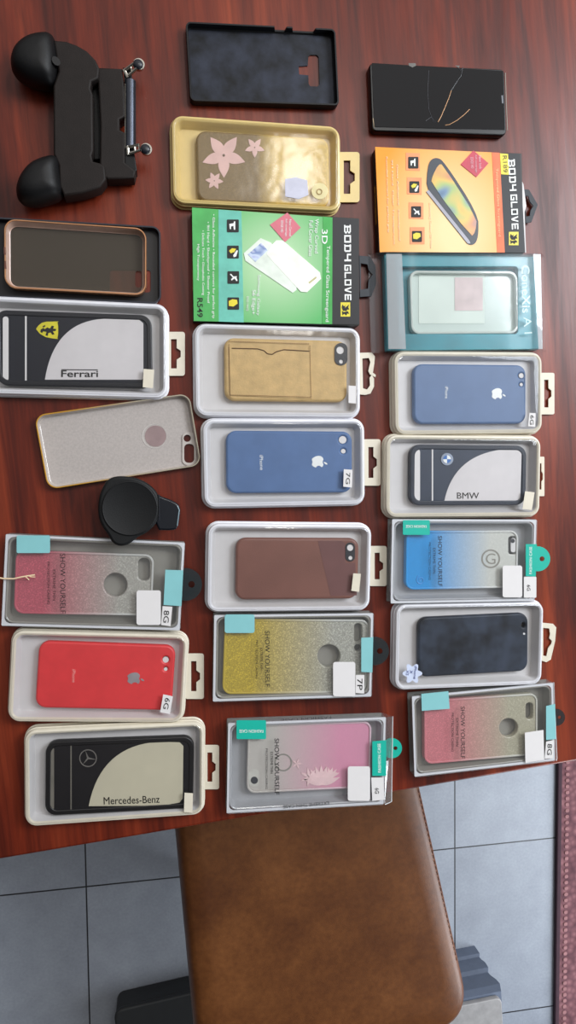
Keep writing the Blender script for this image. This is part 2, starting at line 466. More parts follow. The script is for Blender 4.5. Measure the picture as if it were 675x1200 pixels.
# ---------------------------------------------------------------- phone packages
TRAYG = 'moulded hanging trays with a phone case inside'
BOXG = 'clear boxes printed with gradient case lettering'
def tray(F, label, body, crop, tabbox=None, tabpoly=None, film=FILM, ht=14.5, tab=None, group=TRAYG, inner=None):
    r = root('phone_case_package', F, label, 'package', group)
    Rr = .0125
    loft('moulded_tray', rings(F.L, F.W, Rr, [(-1.6, 0), (-1.6, 1.4), (-.6, 2), (-.2, 7.6), (-.9, 8), (-.9, 9), (0, 9.3), (.2, 12.5), (1.2, 14), (2.8, 14.4), (4.4, 13.8), (5.0, 13)]), body, r, capb=False)
    loft('inner_well', rings(F.L, F.W, Rr, [(4.9, 13.1), (5.6, 12), (8, 3), (9, 2)]), inner or WELL, r, capa=False)
    loft('clear_lid', rings(F.L, F.W, Rr, [(2.4, 14.6), (3.6, 15.4), (6, 15.8), (12, 15.9)]), film, r, capa=False)
    if tabbox:
        x0, y0, x1, y1 = tabbox; w = x1-x0; h = y1-y0; ym = (y0+y1)/2
        a, b, c = x0+w*.16, x0+w*.5, x0+w*.74
        hole = [(a, y0+h*.17), (b, y0+h*.17), (b, ym-h*.13), (c, ym-h*.07), (c, ym+h*.07), (b, ym+h*.13), (b, y1-h*.17), (a, y1-h*.17)]
        loops = [rr(x0-w*.25, y0, x1, y1, min(w, h)*.16), hole]
        flat('hanger_tab', F, [loops], .002, tab or body, r, .0012, crop, bev=.0003)
    if tabpoly: flat('hanger_tab', F, tabpoly, .002, tab or body, r, .0012, crop, bev=.0003)
    return r

def case_root(F, label, group=None, name='phone_case'):
    F.o.z = TZ; return root(name, F, label, 'phone case', group)

def case_body(F, r, m, z0, z1, holes=(), R0=.011, crop=None, bev=.0022, name='case_shell'):
    loops = [rrect(F.L, F.W, R0, 8)]+[F.pts(h, z1, crop) for h in holes]
    return shp(name, loops, z0, z1, m, r, bev if not holes else min(bev, .0022))

def sticker(F, r, crop, poly, text, tpos, z, m=PAPER, name='size_sticker', ink=INK):
    s = flat(name, F, [poly], z, m, r, .0003, crop)
    if text:
        prints('printed_size', F, [(text,)+tuple(tpos)], z+.0003, ink, s, crop)
    return s

APPLE = [(.50, .72), (.42, .75), (.30, .78), (.16, .74), (.05, .62), (.02, .46), (.06, .28), (.16, .10), (.28, .0), (.40, .02), (.50, .05), (.62, .02), (.74, .0), (.86, .11), (.94, .27), (.85, .33), (.80, .42), (.80, .52), (.86, .61), (.92, .66), (.84, .74), (.72, .78), (.60, .75)]
LEAF = [(.50, .80), (.52, .92), (.60, 1.02), (.70, 1.06), (.70, .96), (.63, .86)]
def apple_polys(x0, yt, x1, yb):
    """crop box; the fruit's top points along +x of the picture and its right side points down it"""
    f = lambda u, v: (x0+(x1-x0)*v/1.06, yt+(yb-yt)*u)
    return [[f(u, v) for u, v in APPLE], [f(u, v) for u, v in LEAF]]

Z0, Z1 = .0022, .0105      # a case lying on its tray floor
def qd(c, q): return [c(p) for p in q]

# --- blue 7G
c = Crop(225, 480, 2.935)
F = Frame([(40, 33), (590, 31), (597, 328), (36, 336)], .013, c)
r = tray(F, 'white moulded package with blue case marked 7G', WHITE, c, (598, 102, 648, 262), film=FILMW, tab=CREAM)
sticker(F, r, c, [(522, 205), (552, 207), (550, 268), (520, 265)], '7G', ((530, 217), (529, 256), 14), .0162)
F = Frame([(118, 72), (550, 75), (552, 285), (118, 288)], Z1, c)
r = case_root(F, 'blue phone case with white logo inside the 7G package', 'blue phone cases')
BLUE = mat('denim_blue_silicone', (84, 114, 160), .5, var=.05)
case_body(F, r, BLUE, Z0, Z1, [circ(518, 104, 13), circ(520, 143, 8)], crop=c)
flat('camera_window', F, [circ(518, 104, 13), circ(520, 143, 8)], Z1-.0012, PAPER, r, crop=c, label='pale disc painting the lit tray below the camera hole')  # pale discs added inside the holes, painting the tray below as lit
flat('fruit_logo', F, apple_polys(412, 158, 466, 202), Z1, WINK, r, crop=c)
prints('printed_name', F, [('iPhone', (232, 157), (234, 208), 12)], Z1, WINK, r, c)

# --- blue 6G
c = Crop(440, 405, 3.068)
F = Frame([(62, 20), (597, 25), (600, 315), (72, 322)], .013, c)
r = tray(F, 'cream white moulded package with blue case marked 6G', CREAM, c, (598, 98, 642, 248))
sticker(F, r, c, [(553, 242), (576, 243), (574, 292), (548, 290)], '6G', ((557, 250), (555, 284), 13), .0162)
F = Frame([(135, 65), (543, 70), (540, 280), (140, 282)], Z1, c)
r = case_root(F, 'blue phone case with white logo inside the cream 6G package', 'blue phone cases')
case_body(F, r, mat('slate_blue_silicone', (96, 120, 158), .45, var=.04), Z0, Z1, [circ(524, 108, 9), circ(524, 140, 6)], crop=c)
flat('camera_window', F, [circ(524, 108, 9), circ(524, 140, 6)], Z1-.0012, PAPER, r, crop=c, label='pale disc painting the lit tray below the camera hole')  # added discs stand for the bright tray seen through the holes
flat('fruit_logo', F, apple_polys(418, 152, 468, 196), Z1, WINK, r, crop=c)
prints('printed_name', F, [('iPhone', (250, 147), (250, 190), 11)], Z1, WINK, r, c)

# --- red 6G
c = Crop(0, 730, 2.8125)
F = Frame([(40, 22), (612, 38), (614, 328), (24, 326)], .013, c)
r = tray(F, 'cream white moulded package with red case marked 6G', CREAM, c, (622, 100, 672, 250))
sticker(F, r, c, [(538, 235), (570, 242), (560, 300), (528, 294)], '6G', ((545, 246), (537, 282), 17), .0162)
F = Frame([(126, 60), (573, 74), (572, 290), (118, 279)], Z1, c)
r = case_root(F, 'coral red phone case with grey logo inside its package')
case_body(F, r, mat('coral_red_silicone', (222, 62, 66), .45, var=.04), Z0, Z1, [circ(546, 121, 10), circ(546, 152, 6)], crop=c)
flat('camera_window', F, [circ(546, 121, 10), circ(546, 152, 6)], Z1-.0012, PAPER, r, crop=c, label='pale disc painting the lit tray below the camera hole')  # holes filled with pale discs in place of the lit tray beneath
flat('fruit_logo', F, apple_polys(420, 162, 476, 204), Z1, mat('silver_grey_ink', (150, 148, 152), .4), r, crop=c)
prints('printed_name', F, [('iPhone', (238, 153), (238, 196), 11)], Z1, mat('pink_ink', (244, 170, 165), .5), r, c)

# --- tan card holder
c = Crop(220, 370, 2.935)
F = Frame([(22, 25), (590, 43), (595, 350), (27, 346)], .013, c)
tp = [(580, 128), (632, 127), (643, 140), (641, 165), (636, 196), (646, 204), (645, 212), (636, 208), (625, 202), (620, 190), (627, 160), (622, 146), (600, 148), (602, 250), (616, 254), (626, 240), (624, 214), (632, 204), (640, 216), (640, 244), (628, 268), (610, 273), (580, 270)]
r = tray(F, 'white moulded package with tan leather card-slot case and torn hanger', WHITE, c, None, [tp], film=FILMW, tab=CREAM)
flat('blank_sticker', F, [[(553, 240), (578, 242), (578, 302), (553, 300)]], .0162, PAPER, r, crop=c)
F = Frame([(125, 76), (546, 84), (552, 298), (128, 290)], .012, c)
r = case_root(F, 'tan leather phone case with stitched card slot')
TANL = mat('tan_pebbled_leather', (204, 172, 116), .5, var=.08, vs=90, bump=.3, bs=500)
case_body(F, r, TANL, Z0, .0112, crop=c, bev=.0028)
pk = flat('card_pocket', F, [[(142, 108), (240, 110), (262, 116), (275, 128), (290, 130), (305, 120), (330, 112), (420, 118), (428, 285), (146, 275)]], .0112, TANL, r, .0009, c, bev=.0003)
tube('slot_shade_line', [(*F.p(p, .0122), .0122) for p in ((152, 112), (240, 114), (262, 120), (275, 131), (290, 133), (305, 124), (330, 117), (418, 122))], .0006, mat('slot_shadow_brown', (92, 66, 40), .8), r)  # dark brown tube paints the shade in the card slot opening
def dash(a, b, n, w=1.2):
    out = []
    for i in range(n):
        t0_, t1_ = i/n, (i+.6)/n
        x0, y0 = a[0]+(b[0]-a[0])*t0_, a[1]+(b[1]-a[1])*t0_; x1, y1 = a[0]+(b[0]-a[0])*t1_, a[1]+(b[1]-a[1])*t1_
        l = math.hypot(x1-x0, y1-y0); nx, ny = -(y1-y0)/l*w, (x1-x0)/l*w
        out.append([(x0-nx, y0-ny), (x1-nx, y1-ny), (x1+nx, y1+ny), (x0+nx, y0+ny)])
    return out
flat('stitching', F, dash((142, 98), (146, 280), 24)+dash((146, 272), (426, 280), 36)+dash((424, 280), (420, 100), 24)+dash((142, 88), (420, 97), 36), .0122, mat('brown_thread', (142, 108, 70), .8), r, crop=c)
flat('camera_ring', F, [[rr(505, 94, 549, 171, 21, 7), circ(524, 119, 13), circ(527, 158, 7)]], .0114, CHAR, r, .0008, c)
flat('camera_hole', F, [circ(524, 119, 13), circ(527, 158, 7)], .0113, PAPER, r, crop=c)

# --- brown
c = Crop(230, 605, 2.935)
F = Frame([(38, 25), (597, 27), (602, 325), (37, 328)], .013, c)
r = tray(F, 'white moulded package with plain brown leather case', WHITE, c, (605, 102, 655, 240), tab=CREAM)
flat('blank_sticker', F, [[(540, 196), (566, 198), (560, 260), (533, 256)]], .0162, CREAM, r, crop=c)
F = Frame([(135, 75), (557, 75), (560, 285), (137, 288)], .012, c)
r = case_root(F, 'plain brown leather phone case with dark camera ring')
case_body(F, r, mat('brown_smooth_leather', (126, 84, 74), .42, var=.07, vs=25, bump=.15, bs=600), Z0, .0112, crop=c, bev=.0026)
flat('camera_ring', F, [[rr(513, 90, 545, 155, 15, 7), circ(529, 108, 11), circ(530, 143, 7)]], .0112, CHAR, r, .0008, c)
flat('camera_hole', F, [circ(529, 108, 11), circ(530, 143, 7)], .0113, PAPER, r, crop=c)
flat('darker_brown_panel', F, [[(418, 84), (500, 84), (512, 92), (513, 160), (546, 160), (552, 272), (462, 274)]], .0112, mat('darker_brown_leather', (112, 74, 72), .5, var=.05), r, .0002, c, label='slightly darker brown panel')  # darker brown patch over the camera end of the case

# --- black with flower sticker
c = Crop(445, 700, 3.14)
F = Frame([(52, 22), (596, 16), (602, 318), (60, 344)], .013, c)
tp = [[(590, 92), (636, 97), (648, 110), (644, 160), (628, 228), (612, 238), (590, 232)], [(600, 112), (622, 114), (625, 134), (622, 150), (632, 160), (630, 170), (618, 186), (612, 216), (600, 214)]]
r = tray(F, 'white moulded package with black case and round floral sticker', WHITE, c, None, [tp], tab=CREAM)
fp = [(120+(26+6*math.cos(6*a))*math.cos(a)*1.15, 280+(28+6*math.cos(6*a))*math.sin(a)*1.15) for a in [2*PI*i/48 for i in range(48)]]
s = flat('floral_sticker', F, [fp], .0162, mat('pale_blue_paper', (206, 216, 240), .5), r, crop=c)
prints('printed_size', F, [('iPhone', (128, 252), (124, 300), 9), ('X', (112, 268), (110, 280), 10), ('XS', (98, 268), (96, 286), 10)], .0166, mat('navy_ink', (44, 60, 130), .5), s, c)
F = Frame([(135, 75), (540, 58), (552, 270), (150, 295)], Z1, c)
r = case_root(F, 'plain charcoal black phone case in white package')
case_body(F, r, mat('dusty_black_silicone', (46, 54, 68), .5, var=.46, vs=38, spec=.35), Z0, Z1, [circ(529, 102, 6, 12, 9)], crop=c)
flat('camera_hole', F, [circ(531, 134, 4, 12)], Z1, PAPER, r, crop=c)

# --- car maker cases
def arc_case(c, fq, label, clabel, body, tabb, cq, panel, slots, word, wpos, sq, slotm=None, topz=.0112, dark=(22, 25, 36), panelc=(212, 208, 210)):
    F = Frame(fq, .013, c)
    r = tray(F, label, body, c, tabb, tab=CREAM)
    flat('blank_sticker', F, [sq], .0162, CREAM, r, crop=c)
    F = Frame(cq, topz, c)
    r = case_root(F, clabel, 'dark cases with a pale curved panel')
    case_body(F, r, mat('gunmetal_plastic_%d' % dark[0], dark, .4, var=.06, spec=.4), Z0, topz-.001, crop=c, R0=.012)
    f = shp('raised_rim', [rrect(F.L, F.W, .012, 8), rrect(F.L-.011, F.W-.011, .0075, 8)], Z0, topz, mat('dark_bumper_%d' % dark[0], tuple(v*.8 for v in dark), .35), r, .0012)
    flat('curved_panel', F, [panel], topz-.001, mat('pale_panel_%d' % panelc[0], panelc, .4, coat=.3, var=.02), r, .0004, c, label='pale panel with curved edge')
    flat('pale_slot', F, slots, topz-.001, slotm or PAPER, r, .0003, c)
    prints('printed_name', F, [(word,)+tuple(wpos)], topz-.0006, INK, r, c)
    return F, r
def arcpts(p0, p1, bulge, n=16):
    """quarter-like arc from p0 (bottom) to p1 (top), control point bulge"""
    return [(p0[0]*(1-t)**2+bulge[0]*2*t*(1-t)+p1[0]*t*t, p0[1]*(1-t)**2+bulge[1]*2*t*(1-t)+p1[1]*t*t) for t in [i/n for i in range(n+1)]]

c = Crop(0, 345, 3)
panel = arcpts((158, 300), (365, 86), (190, 95))+[(490, 90), (504, 102), (504, 296), (498, 300)]
F, r = arc_case(c, [(-50, 3), (590, 38), (590, 364), (-50, 352)], 'white moulded package with black case bearing yellow shield', 'black and white phone case with yellow shield emblem', WHITE, (592, 132, 650, 287),
    [(-16, 54), (532, 72), (538, 330), (-16, 318)], panel, [rr(10, 78, 30, 305, 9), rr(88, 74, 94, 308, 2)], 'Ferrari', ((215, 291), (345, 291), 24, .015), [(505, 262), (542, 265), (538, 330), (502, 326)])
prints('name_bar', F, [('Γ', (214, 267), (344, 267), 3)], .0107, INK, r, c) if False else flat('name_bar', F, [[(216, 263), (344, 264), (344, 267), (216, 266)]], .0106, INK, r, crop=c)
sh = [(127, 122), (135, 110), (148, 100), (165, 96), (185, 96), (205, 95), (209, 110), (209, 140), (204, 157), (185, 155), (160, 150), (140, 138)]
s = flat('shield_emblem', F, [sh], .0104, mat('emblem_yellow', (226, 214, 50), .35), r, .0005, c, label='yellow shield with black horse')
flat('horse_figure', F, [[(143, 124), (152, 118), (158, 122), (166, 116), (176, 120), (182, 110), (190, 112), (187, 120), (198, 122), (196, 128), (186, 130), (192, 140), (184, 142), (178, 134), (170, 136), (168, 146), (160, 144), (164, 132), (152, 130), (148, 136), (142, 132)], [(150, 112), (158, 108), (160, 112), (152, 117)]], .0109, INK, s, crop=c)
flat('shield_edge', F, [[(206, 97), (210, 110), (210, 140), (205, 156), (202, 155), (205, 138), (205, 112), (202, 97)]], .0109, INK, s, crop=c)

c = Crop(440, 500, 3.068)
panel = arcpts((246, 273), (480, 80), (280, 92))+[(515, 82), (525, 92), (520, 265), (512, 273)]
F, r = arc_case(c, [(38, 30), (590, 32), (594, 325), (36, 325)], 'cream moulded package with dark case bearing BMW lettering', 'slate phone case with round blue badge and pale panel', CREAM, (584, 108, 606, 250),
    [(125, 65), (543, 67), (541, 283), (125, 282)], panel, [rr(140, 82, 160, 268, 8), rr(202, 74, 207, 274, 2)], 'BMW', ((293, 259), (372, 259), 22), [(538, 232), (572, 236), (562, 300), (528, 296)], dark=(60, 68, 84), panelc=(212, 208, 196))
s = flat('round_badge', F, [circ(257, 117, 22)], .0104, mat('badge_silver', (150, 160, 178), .3, .6), r, .0006, c)
def quarter(a0): return [(257, 117)]+[(257+14*math.cos(a0+PI/2*i/6), 117+14*math.sin(a0+PI/2*i/6)) for i in range(7)]
flat('badge_quarter', F, [quarter(0), quarter(PI)], .011, mat('badge_blue', (70, 120, 190), .3), s, crop=c)
flat('badge_quarter', F, [quarter(PI/2), quarter(-PI/2)], .011, WINK, s, crop=c)

c = Crop(20, 840, 2.8125)
panel = arcpts((236, 294), (470, 82), (275, 92))+[(536, 84), (548, 96), (546, 268), (536, 282), (480, 292)]
F, r = arc_case(c, [(24, 40), (616, 18), (618, 318), (26, 366)], 'cream moulded package with dark case bearing three-pointed star', 'dark phone case with star ring emblem and pale panel', CREAM, (620, 92, 666, 238),
    [(92, 84), (582, 64), (582, 302), (94, 326)], panel, [rr(106, 100, 122, 306, 7), rr(176, 90, 180, 306, 2)], 'Mercedes-Benz', ((286, 289), (470, 283), 24), [(552, 250), (580, 252), (578, 316), (550, 314)], slotm=mat('grey_slot', (120, 116, 108), .4), dark=(30, 28, 31), panelc=(200, 194, 172))
def star(cx, cy, R_, r_=3.2):
    out = []
    for i in range(6):
        a = -PI/2-.35+i*PI/3; rad = R_ if i % 2 == 0 else r_
        out.append((cx+rad*math.cos(a), cy+rad*math.sin(a)))
    return out
SIL = mat('dull_silver', (150, 146, 142), .35, .5)
flat('star_emblem', F, [[circ(234, 136, 29), circ(234, 136, 26)], star(234, 136, 26)], .0104, SIL, r, .0005, c, label='silver ring with three-pointed star')

# --- gold package with flowers
c = Crop(190, 10, 2.8125)
F = Frame([(30, 348), (584, 392), (590, 668), (34, 645)], .013, c)
r = tray(F, 'pale gold moulded package with flower-print case', GOLDTRAY, c, (588, 474, 650, 640), film=FILMW, group=TRAYG, inner=GOLDTRAY)
flat('torn_paper_label', F, [[(405, 562), (440, 556), (478, 566), (482, 615), (450, 628), (406, 620)]], .0162, mat('pale_lilac_paper', (206, 206, 222), .6), r, crop=c)
s = flat('round_seal', F, [circ(519, 602, 27)], .0162, mat('cream_seal', (228, 214, 160), .5), r, crop=c)
flat('seal_mark', F, [[circ(518, 604, 10), circ(518, 604, 7)]], .0166, mat('seal_brown', (160, 130, 70), .5), s, crop=c)
F = Frame([(114, 400), (550, 428), (552, 654), (114, 634)], Z1, c)
r = case_root(F, 'translucent taupe phone case printed with pink flowers')
case_body(F, r, ombre('taupe_glitter_gold_glare', (128, 106, 68), (204, 172, 88), F.L, .25, -.06, .1, .45), Z0, Z1, crop=c)  # gold end has the tinted glare painted into it; taupe and glitter are real
def petal(cx, cy, a, l, w):
    out = []
    for i in range(9):
        t = i/8; out.append((cx+math.cos(a)*l*t-math.sin(a)*w*math.sin(PI*t**.8)*.5, cy+math.sin(a)*l*t+math.cos(a)*w*math.sin(PI*t**.8)*.5))
    for i in range(7, 0, -1):
        t = i/8; out.append((cx+math.cos(a)*l*t+math.sin(a)*w*math.sin(PI*t**.8)*.5, cy+math.sin(a)*l*t-math.cos(a)*w*math.sin(PI*t**.8)*.5))
    return out
PINK = mat('dusty_pink_print', (222, 184, 176), .45, var=.05)
for cx, cy, l, n in ((203, 484, 74, 5), (305, 458, 34, 5), (172, 568, 30, 6)):
    flat('flower_print', F, [petal(cx, cy, -.95+i*2*PI/n, l, l*.5) for i in range(n)], Z1, PINK, r, crop=c, label='dusty pink flower')
    flat('flower_centre', F, [circ(cx, cy, l*.06, 10)], Z1+.0003, mat('centre_brown', (110, 90, 70), .5), r, crop=c)

# --- clear boxes
def show_box(c, fq, label, teal, text, price, size, seals, disc, dm, cq, colours, clabel, holes, rev=False, ht=.018, glit=.35, flap=False, rr0=.010, txt=(28, 26, 28)):
    F = Frame(fq, ht, c)
    r = root('clear_case_box', F, label, 'package', BOXG)
    L_, W_ = F.L, F.W
    loft('clear_box', rings(L_, W_, .0012, [(0, .4), (0, ht*1000-.3), (.3, ht*1000)], 2), SIDE, r, capa=False)
    shp('white_frame', [rrect(L_-.0006, W_-.0006, .001, 2), rrect(L_-.0055, W_-.0055, .006, 6)], ht-.0028, ht-.0018, WHITE, r)
    shp('card_base', [rrect(L_-.0006, W_-.0006, .001, 2)], 0, .0008, mat('grey_card', (150, 148, 144), .6), r)
    loft('inner_tray', rings(L_-.006, W_-.006, .009, [(0, 1), (-.1, ht*1000-3), (.8, ht*1000-2.4), (1.8, ht*1000-3), (3.5, 4), (4.5, 2.2)]), FROSTL if teal is TEALB else FROST, r)
    tx = mat('print_%d' % txt[0], txt, .5)
    prints('printed_text', F, text, ht+.0001, tx, r, c, .0002)
    for i, (poly, tp_) in enumerate(seals):
        s = flat('seal_label', F, [poly], ht+.0003, teal, r, crop=c)
        if tp_: prints('printed_words', F, [('FASHION CASE',)+tp_], ht+.0006, WINK, s, c, .0002)
    flat('price_label', F, [price], ht+.0003, PAPER, r, crop=c)
    s = flat('size_label', F, [size[0]], ht+.0003, PAPER, r, crop=c)
    prints('printed_size', F, [size[1]], ht+.0006, INK, s, c)
    cx, cy, rad = disc
    flat('hanger_disc', F, [[circ(cx, cy, rad, 32), circ(cx+rad*.35, cy, rad*.2, 14)]], .009, dm, r, .0009, c)
    FB = F
    F = Frame(cq, .012, c)
    k = case_root(F, clabel, 'case with fading colour in a clear box')
    a, b = colours
    m = ombre('glitter_%d_%d_%d' % a, a, b, F.L*(-1 if rev else 1), glit)
    case_body(F, k, m, .0030, .0115, holes, rr0, c, .0012 if holes else .003)
    pale = tuple(int(v*.45+225*.55) for v in b)
    m2 = ombre('rim_%d_%d_%d' % a, a, pale, F.L*(-1 if rev else 1), .1)
    shp('raised_rim', [rrect(F.L, F.W, rr0, 8), rrect(F.L-.0045, F.W-.0045, rr0-.0022, 8)], .0110, .0126, m2, k, .0006)
    return FB, r, F, k

def words(x, y0, y1, h, x2, y2, y3, h2, x3, y4, y5, h3, b=0):
    return [('SHOW YOURSELF', (x, y0), (x+1, y1), h, b), ('EXTREME THIN', (x2, y2), (x2, y3), h2), ('PROTECTION CASING', (x3, y4), (x3, y5), h3)]

c = Crop(0, 615, 2.8125)
B16, r16, F, k = show_box(c, [(18, 30), (603, 58), (601, 350), (2, 334)], 'clear box with rosy glitter case, frayed thread lying on it', TEALD,
    words(198, 95, 292, 17, 174, 148, 250, 9, 156, 122, 262, 8), rr(450, 216, 530, 330, 8), ([(536, 268), (568, 270), (562, 334), (531, 330)], ('8G', (540, 282), (538, 322), 18)),
    [(rr(55, 35, 165, 93, 5), None), ([(545, 148), (604, 150), (598, 268), (539, 264)], None)], (612, 196, 54), SMOKE,
    [(50, 86), (508, 96), (500, 302), (48, 290)], ((190, 86, 102), (176, 172, 164)), 'rose to silver glitter phone case in box under the frayed thread',
    [circ(380, 198, 39), rr(455, 110, 494, 184, 16)])
c = Crop(235, 710, 3)
B20, r20, F, k = show_box(c, [(45, 30), (606, 28), (606, 318), (46, 341)], 'clear box with yellow glitter case labelled 7P', TEALD,
    words(226, 88, 284, 17, 210, 148, 226, 9, 194, 120, 256, 8), rr(466, 197, 544, 318, 8), ([(546, 243), (576, 243), (575, 308), (545, 306)], ('7P', (551, 256), (551, 296), 18)),
    [(rr(85, 30, 190, 95, 8), None), ([(565, 112), (607, 110), (604, 234), (565, 232)], None)], (612, 158, 50), SMOKE,
    [(82, 46), (588, 48), (588, 305), (80, 310)], ((192, 166, 44), (176, 174, 164)), 'yellow to silver glitter phone case in box marked 7P',
    [circ(451, 176, 40), rr(540, 62, 568, 128, 12), circ(553, 148, 12)], glit=.5)
c = Crop(465, 795, 3.214)
B24, r24, F, k = show_box(c, [(58, 66), (586, 20), (606, 308), (68, 376)], 'clear box with rosy case lying at the front table corner', TEALD,
    words(240, 106, 302, 16, 223, 150, 256, 9, 206, 130, 276, 8), [(482, 204), (552, 194), (555, 306), (484, 318)], ([(562, 238), (592, 232), (588, 300), (556, 302)], ('8G', (568, 246), (566, 288), 17)),
    [([(92, 58), (194, 48), (199, 114), (94, 122)], None), ([(562, 104), (596, 96), (599, 228), (562, 232)], None)], (600, 146, 32), SMOKE,
    [(98, 84), (526, 56), (532, 286), (108, 324)], ((206, 120, 128), (178, 172, 150)), 'rose to cream phone case in box at the front table corner',
    [circ(421, 186, 35), rr(486, 92, 513, 154, 12)], glit=.25)
c = Crop(445, 600, 3.14)
B18, r18, F, k = show_box(c, [(46, 28), (574, 25), (578, 331), (42, 336)], 'clear box with blue to white case and bright teal seals', TEALB,
    words(214, 88, 274, 15, 196, 132, 226, 9, 180, 112, 250, 8, .008), rr(452, 197, 524, 314, 8), (rr(530, 238, 576, 315, 3), ('6G', (542, 268), (542, 290), 12)),
    [(rr(85, 30, 184, 84, 4), ((172, 48), (96, 48), 10)), ([(537, 118), (578, 118), (574, 238), (537, 236)], ((560, 228), (560, 128), 10))], (580, 172, 46), TEALB,
    [(95, 72), (505, 66), (510, 280), (97, 284)], ((10, 148, 218), (206, 206, 200)), 'sky blue to white phone case in box with teal seals',
    [rr(474, 90, 504, 156, 10)], glit=.1)
flat('round_window', F, [[circ(408, 172, 35), circ(408, 172, 29)]], .0115, FROST, k, crop=c)
prints('printed_letter', F, [('G', (390, 192), (426, 192), 40)], .0115, FROST, k, c)
flat('camera_window', F, [rr(482, 96, 500, 148, 8)], .0112, PAPER, k, crop=c)
flat('camera_lens', F, [circ(489, 106, 8)], .0115, CHAR, k, crop=c)
tube('floral_relief', [(*F.p((150+14*math.cos(t)*(t/9), 250+16*math.sin(t)*(t/9)), .0116), .0116) for t in [i*.5 for i in range(22)]], .0005, mat('azure_relief', (60, 160, 235), .3), k)
c = Crop(255, 825, 3.068)
B23, r23, F, k = show_box(c, [(34, 72), (597, 46), (610, 364), (36, 393)], 'clear box with translucent pink flower case and open flap', TEALB,
    words(204, 124, 326, 17, 190, 172, 250, 9, 172, 160, 306, 8, .008), rr(468, 224, 548, 348, 8), ([(552, 264), (596, 264), (600, 344), (556, 348)], ('6G', (566, 302), (566, 322), 14)),
    [(rr(68, 58, 174, 126, 4), ((164, 92), (78, 92), 11)), ([(556, 134), (606, 130), (606, 258), (556, 258)], ((588, 246), (586, 142), 11))], (626, 158, 36), TEALB,
    [(104, 78), (546, 60), (554, 300), (110, 320)], ((196, 190, 184), (222, 150, 178)), 'translucent to pink phone case with embossed flower',
    [], glit=.05)
flat('camera_window', F, [rr(113, 236, 149, 296, 12)], .0115, mat('pale_window', (206, 204, 196), .3), k, .0005, c)
flat('camera_lens', F, [circ(132, 274, 13)], .012, CHAR, k, crop=c)
flat('round_window', F, [[circ(236, 210, 32), circ(236, 210, 27)]], .0115, FROST, k, .0004, c)
RELF = mat('pearl_relief', (240, 206, 208), .45)
fl_ = []
for cx, cy, n, l, a0, a1 in ((375, 290, 9, 70, PI+.3, 2*PI-.1), (330, 262, 7, 34, 0, 2*PI), (285, 214, 5, 20, 0, 2*PI), (405, 262, 7, 36, PI, 2*PI)):
    for i in range(n):
        a = a0+(a1-a0)*i/n; p = petal(cx, cy, a, l, l*.26); q = petal(cx+math.cos(a)*l*.12, cy+math.sin(a)*l*.12, a, l*.76, l*.12)
        fl_.append(p)
flat('flower_relief', F, fl_, .0115, RELF, k, .0005, c, label='pearly embossed petals')
prints('side_print', B23, [('EXTREME THIN CASE', (400, 350), (236, 364), 11)], .0181, mat('grey_print', (70, 70, 72), .5), r23, c)
prints('side_print', B23, [('FASHION CASE', (408, 42), (228, 54), 11)], .0095, mat('grey_print2', (90, 90, 92), .5), r23, c)
# open flap of the box: an upright-leaning clear sheet at the end
def flap(Fb, rt, c, w=.012):
    L_, W_ = Fb.L, Fb.W; z = Fb.h
    bm = bmesh.new()
    P = [(L_/2, -W_/2, 0.001), (L_/2, W_/2, .001), (L_/2+w, W_/2-.002, z*.55), (L_/2+w, -W_/2+.001, z*.75)]
    P2 = [(L_/2+.0004, -W_/2, z-.0005), (L_/2+.0004, W_/2, z-.0005), (L_/2+w, W_/2-.002, z*.55), (L_/2+w, -W_/2+.001, z*.75)]
    for Q in (P, P2):
        vs = [bm.verts.new(p) for p in Q]; bm.faces.new(vs)
    me = bpy.data.meshes.new('end_flap'); bm.to_mesh(me); bm.free(); me.materials.append(SIDE)
    o = link('end_flap', me, rt, 'open clear end flap'); md = o.modifiers.new('t', 'SOLIDIFY'); md.thickness = .0003
    e = W_/2
    tube('flap_edge', [(L_/2+w, e-.002, z*.55), (L_/2+w, -e+.001, z*.75), (L_/2+.001, -e, z-.0005)], .00045, mat('edge_white', (225, 228, 230), .3), rt)
flap(B23, r23, c, .010); flap(B24, r24, c, .004)

# frayed thread on the rosy box
c = Crop(0, 615, 2.8125)
th = [(-20, 172), (12, 177), (45, 178), (70, 172), (95, 168), (115, 165)]
TF = Frame([(0, 160), (120, 160), (120, 185), (0, 185)], .019, c)
tr_ = root('thread', TF, 'frayed cream thread lying across the rosy clear box', 'thread')
tm = mat('cream_yarn', (232, 206, 170), .9)
tube('strand', [(*TF.p(p, .0194), .0194+.0004*(i % 2)) for i, p in enumerate(th)], .0008, tm, tr_)
tube('loose_fibre', [(*TF.p(p, .0196), .0197) for p in ((82, 170), (90, 176), (96, 182))], .0005, tm, tr_)
tube('loose_fibre', [(*TF.p(p, .0196), .0197) for p in ((92, 168), (104, 172), (116, 172))], .0005, tm, tr_)

